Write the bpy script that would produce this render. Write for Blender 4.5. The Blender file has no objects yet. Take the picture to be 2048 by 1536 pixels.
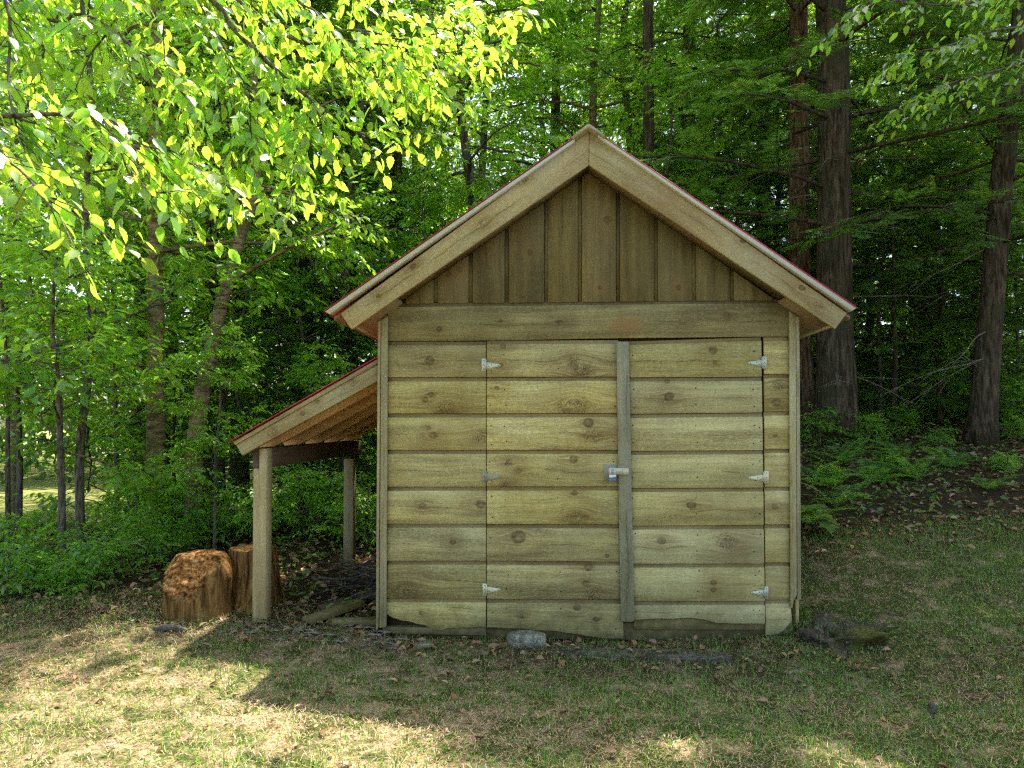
import bpy, bmesh, math, random
import numpy as np
from mathutils import Vector, Matrix
from mathutils import noise as mnoise
random.seed(7)
rng = np.random.default_rng(11)
sc = bpy.context.scene
col = sc.collection
RAD = math.radians

# ------------------------------------------------------------------ camera
F = 1420.0                      # focal length in pixels of the 2048 wide photograph
CAM = np.array([0.0, -4.1, 1.2])
YAW, PITCH, SHIFT = RAD(3.4), RAD(1.2), 52.0
cam = bpy.data.cameras.new('camera'); cam_o = bpy.data.objects.new('camera', cam); col.objects.link(cam_o)
cam.sensor_width = 36; cam.lens = F / 2048 * 36; cam.shift_y = SHIFT / 2048
cam.clip_start = 0.05; cam.clip_end = 600
cam_o.location = CAM; cam_o.rotation_euler = (math.pi / 2 + PITCH, 0, YAW)
sc.camera = cam_o
_R = np.array(Matrix.Rotation(YAW, 3, 'Z') @ Matrix.Rotation(math.pi / 2 + PITCH, 3, 'X'))

# ------------------------------------------------------------------ sky, sun, exposure
SUN_EL, SUN_AZ = RAD(66), RAD(7)          # azimuth from +Y towards +X
w = bpy.data.worlds.new('World'); sc.world = w; w.use_nodes = True
nt = w.node_tree; bg = nt.nodes['Background']
sky = nt.nodes.new('ShaderNodeTexSky'); sky.sky_type = 'NISHITA'; sky.sun_disc = False
sky.sun_elevation = SUN_EL; sky.sun_rotation = SUN_AZ; sky.air_density = 1.0; sky.dust_density = 3.0
nt.links.new(sky.outputs[0], bg.inputs[0]); bg.inputs[1].default_value = 0.15
sl = bpy.data.lights.new('sun', 'SUN'); so = bpy.data.objects.new('sun', sl); col.objects.link(so)
sl.energy = 5.0; sl.angle = RAD(0.53); sl.color = (1.0, 0.95, 0.86)
sd = Vector((math.sin(SUN_AZ) * math.cos(SUN_EL), math.cos(SUN_AZ) * math.cos(SUN_EL), math.sin(SUN_EL)))
so.rotation_euler = sd.to_track_quat('Z', 'Y').to_euler(); so.location = (0, 6, 20)
vs = sc.view_settings; vs.view_transform = 'Standard'; vs.look = 'None'; vs.gamma = 1.0
vs.exposure = 1.62; vs.use_curve_mapping = False
sc.render.engine = 'CYCLES'
cy = sc.cycles
cy.use_denoising = False; cy.max_bounces = 5; cy.diffuse_bounces = 3; cy.glossy_bounces = 2
cy.transmission_bounces = 4; cy.transparent_max_bounces = 4
cy.use_adaptive_sampling = True; cy.adaptive_threshold = 0.02; cy.pixel_filter_type = 'BLACKMAN_HARRIS'; cy.filter_width = 1.3
cy.caustics_reflective = False; cy.caustics_refractive = False
cy.sample_clamp_indirect = 2.5

# ------------------------------------------------------------------ helpers
def ray(px, py):
    d = np.array([(px - 1024) / F, -(py - 768 - SHIFT) / F, -1.0])
    return _R @ d
def P(px, py, Y):               # point of the picture on the plane y = Y
    d = ray(px, py); t = (Y - CAM[1]) / d[1]
    return CAM + d * t
def XZ(px, py, Y=0.0):
    p = P(px, py, Y); return (p[0], p[2])

def sstep(a, b, x):
    t = np.clip((x - a) / (b - a), 0, 1); return t * t * (3 - 2 * t)
_nk = rng.normal(size=(10, 2)) * np.array([1.6] * 5 + [5.5] * 5)[:, None]; _np = rng.uniform(0, 6.28, 10)
def gz(x, y):                   # height of the ground
    x = np.asarray(x, float); y = np.asarray(y, float)
    A = 0.05 + 0.10 * sstep(-3.5, -0.8, x) + 0.85 * sstep(0.0, 2.4, x)
    yy = y + 0.5
    S = 0.215 * np.clip(yy, 0, 4.9) + 0.12 * np.clip(yy - 4.9, 0, 9) + 0.10 * np.clip(yy - 13.9, 0, 30)
    n = 0
    for k in range(10):
        n = n + (0.008 if k < 5 else 0.003) * np.sin(_nk[k, 0] * x + _nk[k, 1] * y + _np[k])
    near = sstep(0.0, 0.5, np.abs(y) + np.maximum(0, np.abs(x - .1) - 1.2))
    dip = .045 * sstep(-1.5, -.7, x) * (1 - sstep(1.5, 2.2, x)) * sstep(-1.3, -.35, y) * (1 - sstep(.0, .35, y))
    dip = dip + .09 * sstep(-2.6, -1.8, x) * (1 - sstep(-.9, -.2, x)) * sstep(.4, 1.6, y) * (1 - sstep(2.6, 4.5, y))
    dip = dip + .45 * sstep(-3.0, -5.5, x) * sstep(2.5, 7, y)
    return A * S + n * near - dip
def G(x, y, dz=0.0):
    return np.array([x, y, float(gz(x, y)) + dz])

def setp(o, label=None, cat=None, group=None, kind=None):
    if label: o['label'] = label
    if cat: o['category'] = cat
    if group: o['group'] = group
    if kind: o['kind'] = kind
    return o
def empty(name, loc, label, cat, group=None):
    o = bpy.data.objects.new(name, None); col.objects.link(o); o.location = tuple(loc)
    o.empty_display_size = 0.1
    return setp(o, label, cat, group)
def link(name, me, parent=None, loc=None, rot=None, scale=None):
    o = bpy.data.objects.new(name, me); col.objects.link(o)
    if parent is not None: o.parent = parent
    if loc is not None: o.location = tuple(loc)
    if rot is not None: o.rotation_euler = tuple(rot)
    if scale is not None: o.scale = (scale,) * 3 if np.isscalar(scale) else tuple(scale)
    return o
def mesh(name, V, faces, mat, smooth=False):
    """faces: list of int arrays (n,k)"""
    V = np.asarray(V, np.float32).reshape(-1, 3)
    me = bpy.data.meshes.new(name)
    me.vertices.add(len(V)); me.vertices.foreach_set('co', V.ravel())
    fl = [np.asarray(f, np.int32) for f in faces if len(f)]
    loops = np.concatenate([f.ravel() for f in fl]); tot = np.concatenate([np.full(len(f), f.shape[1], np.int32) for f in fl])
    start = np.concatenate([[0], np.cumsum(tot)[:-1]]).astype(np.int32)
    me.loops.add(len(loops)); me.loops.foreach_set('vertex_index', loops)
    me.polygons.add(len(tot)); me.polygons.foreach_set('loop_start', start); me.polygons.foreach_set('loop_total', tot)
    if smooth: me.polygons.foreach_set('use_smooth', np.ones(len(tot), bool))
    me.update(calc_edges=True); me.validate()
    if mat: me.materials.append(mat)
    return me
def norm(v):
    v = np.asarray(v, float); return v / (np.linalg.norm(v, axis=-1, keepdims=True) + 1e-9)
def frames(d, n):
    """rows: axis x = d, z = n made orthogonal"""
    x = norm(d); y = norm(np.cross(n, x)); z = np.cross(x, y)
    return np.stack([x, y, z], axis=-1)          # columns are axes
def scatter(tv, tf, pos, R, s):
    """copies of a template; s (n,) or (n,3)"""
    s = np.asarray(s, float)
    if s.ndim == 1: s = s[:, None].repeat(3, 1)
    V = np.einsum('nij,nkj->nki', R, tv[None] * s[:, None, :]) + pos[:, None, :]
    n, k = len(pos), len(tv)
    F_ = [(f[None] + (np.arange(n) * k)[:, None, None]).reshape(-1, f.shape[1]) for f in tf]
    return V.reshape(-1, 3), F_
class Acc:                      # joins geometry
    def __init__(s): s.V = []; s.F = {}; s.n = 0
    def add(s, V, F_):
        V = np.asarray(V, float).reshape(-1, 3)
        for f in F_:
            f = np.asarray(f, np.int64)
            if len(f): s.F.setdefault(f.shape[1], []).append(f + s.n)
        s.V.append(V); s.n += len(V)
    def mesh(s, name, mat, smooth=False):
        return mesh(name, np.concatenate(s.V), [np.concatenate(v) for v in s.F.values()], mat, smooth)
def tube(pts, rad, n=8, cap=True, rough=0.0, twist=0.0):
    pts = np.asarray(pts, float); rad = np.broadcast_to(np.asarray(rad, float), (len(pts),))
    t = norm(np.gradient(pts, axis=0)); ref = np.array([0.0, 1, 0]) if abs(t[:, 1]).mean() < .8 else np.array([1.0, 0, 0])
    a = norm(np.cross(t, ref)); b = np.cross(t, a)
    ang = np.linspace(0, 2 * math.pi, n, endpoint=False)
    rr = rad[:, None] * (1 + rough * rng.normal(size=(len(pts), n)) * .5 + rough * np.sin(ang * 3 + twist)[None] * .7)
    V = pts[:, None] + rr[..., None] * (np.cos(ang)[None, :, None] * a[:, None] + np.sin(ang)[None, :, None] * b[:, None])
    m = len(pts); i = np.arange(m - 1)[:, None] * n; j = np.arange(n)[None]; j2 = (j + 1) % n
    Q = np.stack([i + j, i + n + j, i + n + j2, i + j2], -1).reshape(-1, 4)
    Fs = [Q]
    if cap: Fs.append((np.arange(n)[None] + (m - 1) * n)[:, ::-1].copy()); Fs.append(np.arange(n)[None])
    return V.reshape(-1, 3), Fs
def curve(pts, k=4):            # smooth polyline through points (Catmull-Rom)
    p = np.asarray(pts, float); q = np.vstack([2 * p[0] - p[1], p, 2 * p[-1] - p[-2]]); out = []
    for i in range(1, len(q) - 2):
        for t in np.linspace(0, 1, k, endpoint=False):
            out.append(.5 * (2 * q[i] + (q[i + 1] - q[i - 1]) * t + (2 * q[i - 1] - 5 * q[i] + 4 * q[i + 1] - q[i + 2]) * t * t + (3 * q[i] - q[i - 1] - 3 * q[i + 1] + q[i + 2]) * t ** 3))
    out.append(p[-1]); return np.array(out)

# ------------------------------------------------------------------ materials
class N:
    def __init__(s, name):
        s.m = bpy.data.materials.new(name); s.m.use_nodes = True; s.t = s.m.node_tree; s.t.nodes.clear()
    def new(s, typ, **kw):
        n = s.t.nodes.new('ShaderNode' + typ)
        for k, v in kw.items(): setattr(n, k, v)
        return n
    def lk(s, a, b):
        if isinstance(a, bpy.types.NodeSocket): s.t.links.new(a, b)
        elif a is not None:
            if hasattr(b.default_value, '__len__') and not hasattr(a, '__len__'): a = (a,) * len(b.default_value)
            if hasattr(a, '__len__') and len(b.default_value) == 4 and len(a) == 3: a = (*a, 1)
            b.default_value = a
    def math(s, op, a, b=None, c=None, clamp=False):
        n = s.new('Math', operation=op); n.use_clamp = clamp
        s.lk(a, n.inputs[0]); s.lk(b, n.inputs[1]); s.lk(c, n.inputs[2]); return n.outputs[0]
    def vec(s, op, a, b=None):
        n = s.new('VectorMath', operation=op); s.lk(a, n.inputs[0]); s.lk(b, n.inputs[1])
        return n.outputs['Value'] if op in ('LENGTH', 'DOT_PRODUCT', 'DISTANCE') else n.outputs[0]
    def sep(s, v): n = s.new('SeparateXYZ'); s.lk(v, n.inputs[0]); return n.outputs
    def comb(s, x, y, z):
        n = s.new('CombineXYZ'); s.lk(x, n.inputs[0]); s.lk(y, n.inputs[1]); s.lk(z, n.inputs[2]); return n.outputs[0]
    def noise(s, v, scale=1, detail=3, rough=.5, dist=0, out=0):
        n = s.new('TexNoise'); s.lk(v, n.inputs['Vector']); n.inputs['Scale'].default_value = scale
        n.inputs['Detail'].default_value = detail; n.inputs['Roughness'].default_value = rough; n.inputs['Distortion'].default_value = dist
        return n.outputs[out]
    def ramp(s, f, stops, interp='LINEAR'):
        n = s.new('ValToRGB'); n.color_ramp.interpolation = interp; e = n.color_ramp.elements
        while len(e) < len(stops): e.new(.5)
        for el, (p, c) in zip(e, stops):
            el.position = p; el.color = (*c, 1) if hasattr(c, '__len__') else (c, c, c, 1)
        s.lk(f, n.inputs[0]); return n.outputs[0]
    def mapr(s, f, a, b, c=0, d=1):
        n = s.new('MapRange'); s.lk(f, n.inputs[0]); s.lk(a, n.inputs[1]); s.lk(b, n.inputs[2]); s.lk(c, n.inputs[3]); s.lk(d, n.inputs[4]); return n.outputs[0]
    def mix(s, f, a, b, mode='MIX'):
        n = s.new('Mix', data_type='RGBA', blend_type=mode); s.lk(f, n.inputs[0]); s.lk(a, n.inputs[6]); s.lk(b, n.inputs[7]); return n.outputs[2]
    def attr(s, name, typ='OBJECT'):
        n = s.new('Attribute'); n.attribute_name = name; n.attribute_type = typ; return n
    def bump(s, h, strength=.3, dist=.01, normal=None):
        n = s.new('Bump'); n.inputs['Strength'].default_value = strength; n.inputs['Distance'].default_value = dist
        s.lk(h, n.inputs['Height']); s.lk(normal, n.inputs['Normal']) if normal is not None else None; return n.outputs[0]
    def bsdf(s, color, rough=.8, spec=.3, normal=None, metal=0):
        b = s.new('BsdfPrincipled'); s.lk(color, b.inputs['Base Color']); s.lk(rough, b.inputs['Roughness'])
        b.inputs['Specular IOR Level'].default_value = spec; b.inputs['Metallic'].default_value = metal
        if normal is not None: s.lk(normal, b.inputs['Normal'])
        return b.outputs[0]
    def out(s, sh):
        o = s.new('OutputMaterial'); s.lk(sh, o.inputs[0]); return s.m

def wood(name, base, dark, grey, grey_amt=.35, knotc=(.085, .048, .017), halo=(.25, .15, .04), streak=1.0, moss=0.0):
    m = N(name)
    co = m.new('TexCoord').outputs['Object']; oi = m.new('ObjectInfo'); rnd = oi.outputs['Random']
    x, y, z = m.sep(co)
    shift = None; core = None; hal = None
    wob = m.noise(co, 55, 2, .6); smu = m.mapr(m.noise(m.comb(m.math('MULTIPLY', x, 120), m.math('MULTIPLY', z, 90), 0), 1, 1, .7), .45, .58, 0, .95)
    for i in range(1, 5):
        a = m.attr('knot%d' % i).outputs['Vector']; kx, kz, kr = m.sep(a)
        r = m.math('MAXIMUM', kr, 1e-5)
        du = m.math('DIVIDE', m.math('SUBTRACT', x, kx), r); dv = m.math('DIVIDE', m.math('SUBTRACT', z, kz), r)
        u2 = m.math('MULTIPLY', du, du); v2 = m.math('MULTIPLY', dv, dv)
        e = m.math('POWER', 2.718, m.math('MULTIPLY', m.math('ADD', m.math('MULTIPLY', u2, .10), m.math('MULTIPLY', v2, .22)), -1))
        sh = m.math('MULTIPLY', m.math('MULTIPLY', dv, r), m.math('MULTIPLY', e, .85))
        d2 = m.math('ADD', m.math('MULTIPLY', u2, .75), v2)
        dw = m.math('ADD', d2, m.math('MULTIPLY', m.math('SUBTRACT', wob, .5), 1.6))
        c = m.math('MULTIPLY', m.mapr(dw, 1.45, .75), m.mapr(dw, -.1, .75, .55, 1)) if i < 3 else m.math('MULTIPLY', m.mapr(dw, 3.0, .6), smu)
        h = m.math('POWER', 2.718, m.math('MULTIPLY', m.math('ADD', m.math('MULTIPLY', u2, .035), m.math('MULTIPLY', v2, .09)), -1))
        shift = sh if shift is None else m.math('ADD', shift, sh)
        core = c if core is None else m.math('MAXIMUM', core, c)
        hal = h if hal is None else m.math('MAXIMUM', hal, h)
    off = m.math('MULTIPLY', rnd, 53.0)
    zz = m.math('SUBTRACT', z, shift)
    # slow wander of the grain
    wander = m.math('MULTIPLY', m.math('SUBTRACT', m.noise(m.comb(m.math('MULTIPLY', x, 1.6), off, 0), 1, 2), .5), .05)
    zw = m.math('ADD', zz, wander)
    v1 = m.comb(m.math('MULTIPLY', x, 1.1), m.math('ADD', m.math('MULTIPLY', y, 20), off), m.math('MULTIPLY', zw, 26))
    v2_ = m.comb(m.math('MULTIPLY', x, 4.5), m.math('ADD', m.math('MULTIPLY', y, 60), off), m.math('MULTIPLY', zw, 150))
    v3 = m.comb(m.math('MULTIPLY', x, 2.2), off, m.math('MULTIPLY', z, 5))
    v4 = m.comb(m.math('MULTIPLY', x, 60), m.math('ADD', off, m.math('MULTIPLY', y, 60)), m.math('MULTIPLY', zw, 330))
    rings = m.noise(v1, 1, 4, .7); fine = m.noise(v2_, 1, 3, .65); blot = m.noise(v3, 1, 3, .6); speck = m.noise(v4, 1, 1)
    tone = m.attr('tone').outputs['Fac']
    c = m.mix(m.mapr(rings, .40, .66, 0, .75 * streak), base, dark)
    c = m.mix(m.mapr(fine, .42, .68, 0, .55 * streak), c, dark)
    ga = m.attr('grey').outputs['Fac']
    c = m.mix(m.math('ADD', m.mapr(blot, .40, .72, 0, grey_amt), ga, clamp=True), c, grey)
    st = m.noise(m.comb(m.math('MULTIPLY', x, 1.3), m.math('ADD', off, 9), m.math('MULTIPLY', zw, 9)), 1, 2, .65)
    c = m.mix(m.mapr(st, .52, .70, 0, .62), c, tuple(q * .55 for q in dark))
    hl = m.math('ABSOLUTE', m.math('ADD', zw, m.math('MULTIPLY', m.math('SUBTRACT', m.noise(m.comb(m.math('MULTIPLY', x, 5), off, 3), 1, 3), .5), .035)))
    hm = m.mapr(m.noise(m.comb(m.math('MULTIPLY', x, 3.2), off, 7), 1, 3), .44, .60)
    c = m.mix(m.math('MULTIPLY', hm, m.mapr(hl, .028, .004, 0, .45)), c, dark)
    c = m.mix(m.math('MULTIPLY', hm, m.mapr(hl, .0045, .001, 0, .75)), c, tuple(q * .35 for q in dark))
    crk = m.math('MULTIPLY', m.mapr(fine, .68, .74), m.mapr(st, .5, .62))
    c = m.mix(m.math('MULTIPLY', crk, .7), c, tuple(q * .3 for q in dark))
    c = m.mix(m.mapr(speck, .46, .70, 0, .55), c, tuple(min(1, q * 1.25) for q in grey))
    c = m.mix(m.mapr(speck, .46, .30, 0, .45), c, dark)
    saw = m.noise(m.comb(m.math('MULTIPLY', x, 210), off, m.math('MULTIPLY', z, 14)), 1, 1)
    c = m.mix(m.mapr(saw, .52, .68, 0, .20), c, dark)
    wx, wy, wz_ = m.sep(m.new('NewGeometry').outputs['Position'])
    stn = m.noise(m.comb(m.math('MULTIPLY', wx, 1.7), 0, m.math('MULTIPLY', wz_, 1.1)), 1, 4, .65)
    c = m.mix(m.mapr(stn, .45, .66, 0, .50), c, tuple(q * .85 for q in dark))
    c = m.mix(m.math('MULTIPLY', hal, m.math('MULTIPLY', m.mapr(fine, .3, .62, .15, .95), m.mapr(blot, .3, .6, .5, 1))), c, halo)
    ringk = m.noise(m.comb(m.math('MULTIPLY', x, 30), off, m.math('MULTIPLY', z, 60)), 1, 3)
    c = m.mix(m.math('MULTIPLY', core, m.mapr(ringk, .3, .65, .30, .9)), c, knotc)
    # patch of raw wood
    pv = m.attr('patch').outputs['Vector']; kx, kz, kr = m.sep(pv); r = m.math('MAXIMUM', kr, 1e-5)
    du = m.math('DIVIDE', m.math('SUBTRACT', x, kx), r); dv = m.math('DIVIDE', m.math('SUBTRACT', z, kz), m.math('MULTIPLY', r, .55))
    dd = m.math('ADD', m.math('SQRT', m.math('ADD', m.math('MULTIPLY', du, du), m.math('MULTIPLY', dv, dv))), m.math('MULTIPLY', m.noise(co, 28, 4, .7), 1.5))
    c = m.mix(m.math('MULTIPLY', m.mapr(dd, 1.75, 1.45, 0, .85), m.mapr(rings, .38, .58, 1, .35)), c, (.60, .31, .075))
    if moss:
        wz = m.sep(m.new('NewGeometry').outputs['Position'])[2]
        mm = m.math('MULTIPLY', m.mapr(wz, .30, -.02), m.mapr(m.noise(co, 14, 4), .38, .58))
        c = m.mix(m.math('MULTIPLY', mm, moss), c, (.075, .075, .022))
        spl = m.math('MULTIPLY', m.mapr(wz, .14, -.03), m.mapr(m.noise(co, 42, 3, .7), .40, .60))
        c = m.mix(m.math('MULTIPLY', spl, .28), c, (.06, .045, .02))
    hs = m.new('HueSaturation'); m.lk(c, hs.inputs['Color'])
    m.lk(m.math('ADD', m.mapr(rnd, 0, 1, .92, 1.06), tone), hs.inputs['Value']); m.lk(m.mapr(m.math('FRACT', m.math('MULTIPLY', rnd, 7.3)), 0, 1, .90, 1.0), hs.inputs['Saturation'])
    hgt = m.math('ADD', m.math('MULTIPLY', fine, .7), m.math('ADD', m.math('MULTIPLY', speck, .4), m.math('MULTIPLY', core, -.5)))
    return m.out(m.bsdf(hs.outputs[0], .82, .22, m.bump(hgt, .55, .004)))

def leafmat(name, front, trans, var=.35, gloss=.35, hue=.03, obj=False, rough=.38, yellow=0.0):
    m = N(name)
    r = m.new('ObjectInfo').outputs['Random'] if obj else m.new('NewGeometry').outputs['Random Per Island']
    r2 = m.math('FRACT', m.math('MULTIPLY', r, 17.31))
    def vary(c):
        h = m.new('HueSaturation'); m.lk(c, h.inputs['Color']); m.lk(m.mapr(r2, 0, 1, .5 - hue, .5 + hue), h.inputs['Hue'])
        m.lk(m.mapr(r, 0, 1, 1 - var, 1 + var), h.inputs['Value']); return h.outputs[0]
    b = m.new('BsdfPrincipled'); m.lk(vary(front), b.inputs['Base Color']); b.inputs['Roughness'].default_value = rough
    b.inputs['Specular IOR Level'].default_value = gloss
    t = m.new('BsdfTranslucent'); m.lk(vary(trans), t.inputs[0])
    a = m.new('AddShader'); m.lk(b.outputs[0], a.inputs[0]); m.lk(t.outputs[0], a.inputs[1])
    return m.out(a.outputs[0])

def bark(name, c1, c2, sx=18, sz=3.0, bump=.8, moss=None, band=False):
    m = N(name); co = m.new('TexCoord').outputs['Object']; x, y, z = m.sep(co)
    zz = m.math('MULTIPLY', z, sz if not band else sx)
    xy = sx if not band else sz
    v = m.comb(m.math('MULTIPLY', x, xy), m.math('MULTIPLY', y, xy), zz)
    n1 = m.noise(v, 1, 5, .65, .6); n2 = m.noise(co, 3.5, 4); n3 = m.noise(co, 60, 3)
    c = m.ramp(n1, [(.36, tuple(q * .22 for q in c1)), (.47, c1), (.62, c2)])
    if moss: c = m.mix(m.mapr(n2, .45, .65, 0, .75), c, moss)
    c = m.mix(m.mapr(n3, .3, .7, 0, .3), c, tuple(q * .5 for q in c1))
    h = m.math('ADD', n1, m.math('MULTIPLY', n3, .2))
    return m.out(m.bsdf(c, .92, .15, m.bump(h, bump, .05)))

M = {}
M['siding'] = wood('weathered_siding_wood', (.79, .615, .17), (.29, .195, .045), (.59, .555, .26), .42, moss=.35)
M['lip'] = wood('channel_lip_wood', (.42, .28, .085), (.20, .12, .036), (.34, .28, .13), .4)  # browner unbleached channel wood, darkened further to paint in the channel's shade
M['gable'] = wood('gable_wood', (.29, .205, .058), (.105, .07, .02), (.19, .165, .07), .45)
M['rake'] = wood('rake_wood', (.60, .43, .17), (.33, .21, .075), (.50, .47, .29), .75, streak=.7)
M['corner'] = wood('corner_wood', (.52, .42, .17), (.28, .20, .075), (.46, .43, .25), .5, moss=.5)
M['stile'] = wood('grey_stile_wood', (.40, .36, .19), (.20, .17, .08), (.38, .37, .24), .6)
M['post'] = wood('new_post_wood', (.60, .45, .16), (.34, .21, .055), (.48, .44, .26), .25)
M['rafter'] = wood('rafter_wood', (.84, .50, .22), (.60, .32, .12), (.55, .43, .25), .2, streak=.7)
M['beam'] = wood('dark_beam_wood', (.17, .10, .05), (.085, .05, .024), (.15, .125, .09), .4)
M['sill'] = wood('mossy_sill_wood', (.36, .265, .085), (.16, .115, .04), (.28, .23, .10), .5, moss=.6)
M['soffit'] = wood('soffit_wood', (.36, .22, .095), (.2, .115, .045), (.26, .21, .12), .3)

def simple(name, c, rough=.6, spec=.3, metal=0, nscale=40, namt=.25, bmp=.1):
    m = N(name); co = m.new('TexCoord').outputs['Object']; n = m.noise(co, nscale, 4)
    cc = m.mix(m.mapr(n, .35, .7, 0, namt), c, tuple(q * .45 for q in c))
    return m.out(m.bsdf(cc, rough, spec, m.bump(n, bmp, .003), metal))
M['red'] = simple('red_metal_roof', (.52, .03, .07), .4, .4, nscale=14, namt=.3)
M['drip'] = simple('pale_drip_edge', (.62, .60, .50), .45, .5, nscale=25)
M['ridge'] = simple('ridge_cap_tan', (.42, .33, .20), .5, .4)
M['galv'] = simple('galvanised_hinge', (.58, .60, .44), .42, .5, .35, 60, .3)
M['brass'] = simple('brassy_hinge', (.72, .68, .42), .42, .5, .3, 60, .3)
M['dull'] = simple('dull_hinge', (.37, .36, .24), .55, .4, .25, 60, .4)
M['haspm'] = simple('hasp_metal', (.62, .55, .36), .4, .5, .3, 60, .2)
M['haspg'] = simple('hasp_plate_grey', (.30, .31, .22), .55, .4, .2, 60, .3)
M['steel'] = simple('padlock_steel', (.62, .63, .60), .25, .5, .85, 60, .15)
M['blue'] = simple('padlock_bumper_blue', (.10, .22, .50), .4, .5)
M['hole'] = simple('screw_dark', (.03, .028, .02), .7, .2)

# ------------------------------------------------------------------ shed, on its own axes: front wall y = 0
KNOTS = [(859,721,9),(850,799,6),(862,789,6),(892,819,11),(857,856,4),(867,871,8),(963,874,8),(845,1011,6),(961,1009,9),(905,1084,6),(808,1183,15),(843,1226,5),(844,1248,5),
 (1006,692,6),(1002,730,5),(1149,725,8),(1164,739,10),(1136,815,12),(1159,813,11),(1177,846,10),(1184,870,11),(1018,924,6),(1147,919,8),(1037,941,4),(1010,970,5),(994,776,5),(1149,986,6),(1151,1036,12),(1037,1074,14),(1214,1112,4),(1177,1134,8),(1171,1167,6),(1187,1191,11),(1154,1215,7),(1192,1239,6),(1042,1234,5),
 (1426,700,8),(1430,725,4),(1338,793,9),(1335,762,5),(1383,1011,9),(1323,1082,8),(1454,1084,11),(1427,1165,6),(1427,1180,5),(1557,770,7),(1553,805,8),(1551,871,4),(1550,1014,6),
 (878,658,6),(1001,641,4),(1118,644,4),(1454,631,5),(1451,655,6),
 (896,548,6),(920,536,7),(1200,576,4),(1235,577,4),(1357,576,5),(1215,440,8),(1060,505,6),
 (826,533,6),(756,592,4),(967,446,5),(1050,362,4),(1486,482,5),(1604,576,6),(1638,610,5),(547,865,7),(605,827,5),(635,803,4),(707,765,5)]
base_z = 0.0
shed = empty('wooden_shed', (0.35, 0, 0), 'small weathered board shed with double doors, gable roof and open lean-to', 'shed')
shed_inv = Matrix.Translation((-.35, 0, 0))
def place(name, V, Fs, mat, origin, xdir=(1, 0, 0), ydir=(0, 1, 0), parent=None, knots=(), bevel=.002, tone=0, grey=0, patch=None, smooth=False):
    """mesh from world coordinates whose local X runs along the grain"""
    x = Vector(xdir).normalized(); y = Vector(ydir).normalized(); z = x.cross(y).normalized(); y = z.cross(x)
    Mw = Matrix(((x.x, y.x, z.x, origin[0]), (x.y, y.y, z.y, origin[1]), (x.z, y.z, z.z, origin[2]), (0, 0, 0, 1)))
    inv = np.array(Mw.inverted()); V = np.asarray(V, float); L = V @ inv[:3, :3].T + inv[:3, 3]
    me = mesh(name, L, Fs, mat, smooth)
    if bevel:
        bm = bmesh.new(); bm.from_mesh(me); bmesh.ops.recalc_face_normals(bm, faces=bm.faces)
        eds = [e for e in bm.edges if len(e.link_faces) == 2 and e.calc_face_angle(0) > .6]
        bmesh.ops.bevel(bm, geom=eds, offset=bevel, segments=1, affect='EDGES', clamp_overlap=True)
        bm.to_mesh(me); bm.free()
    else:
        bm = bmesh.new(); bm.from_mesh(me); bmesh.ops.recalc_face_normals(bm, faces=bm.faces); bm.to_mesh(me); bm.free()
    o = bpy.data.objects.new(name, me); col.objects.link(o)
    if parent is not None:
        o.parent = parent
        pm = Matrix.Translation(parent.location) if parent.parent is None else Matrix.Translation(parent.parent.location) @ Matrix.Translation(parent.location)
        o.matrix_basis = pm.inverted() @ Mw
    else: o.matrix_basis = Mw
    slots = [1, 2, 3, 4]
    for k in list(knots)[:4]:
        lk = inv @ np.array([k[0][0], k[0][1], k[0][2], 1.0])
        want = 3 if (int(k[1] * 1e5) % 10 < 4 and k[1] > .02) else 1
        i = next((q for q in slots if (q >= 3) == (want == 3)), slots[0]); slots.remove(i)
        o['knot%d' % i] = (float(lk[0]), float(lk[2]), float(k[1]) * (.9 if i < 3 else 1.15))
    o['tone'] = float(tone); o['grey'] = float(grey)
    if patch is not None:
        lk = inv @ np.array([*patch[0], 1.0]); o['patch'] = (float(lk[0]), float(lk[2]), float(patch[1]))
    return o
def inpoly(p, poly):
    x, y = p; r = False; j = len(poly) - 1
    for i in range(len(poly)):
        if (poly[i][1] > y) != (poly[j][1] > y) and x < (poly[j][0] - poly[i][0]) * (y - poly[i][1]) / (poly[j][1] - poly[i][1]) + poly[i][0]: r = not r
        j = i
    return r
def knots_in(poly, Y):
    return [(P(a, b, Y), r * 1.0 * (Y + 4.1) / F) for a, b, r in KNOTS if inpoly((a, b), poly)]
def prism(poly, Y, th):         # picture polygon on the plane Y, thickness th to the back
    f = np.array([P(a, b, Y) for a, b in poly]); b = f + np.array([0, th, 0]); n = len(f)
    V = np.vstack([f, b]); i = np.arange(n); j = (i + 1) % n
    return V, [i[None], (i[::-1] + n)[None], np.stack([i, i + n, j + n, j], -1)]
def flat_board(name, poly, Y, th, mat, parent, grain='x', **kw):
    V, Fs = prism(poly, Y, th)
    if grain == 'x': xd = (1, 0, 0)
    elif grain == 'z': xd = (0, 0, 1)
    else: xd = grain
    yd = (0, 1, 0)
    return place(name, V, Fs, mat, V[:len(poly)].mean(0), xd, yd, parent, knots=knots_in(poly, Y), **kw)
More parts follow.
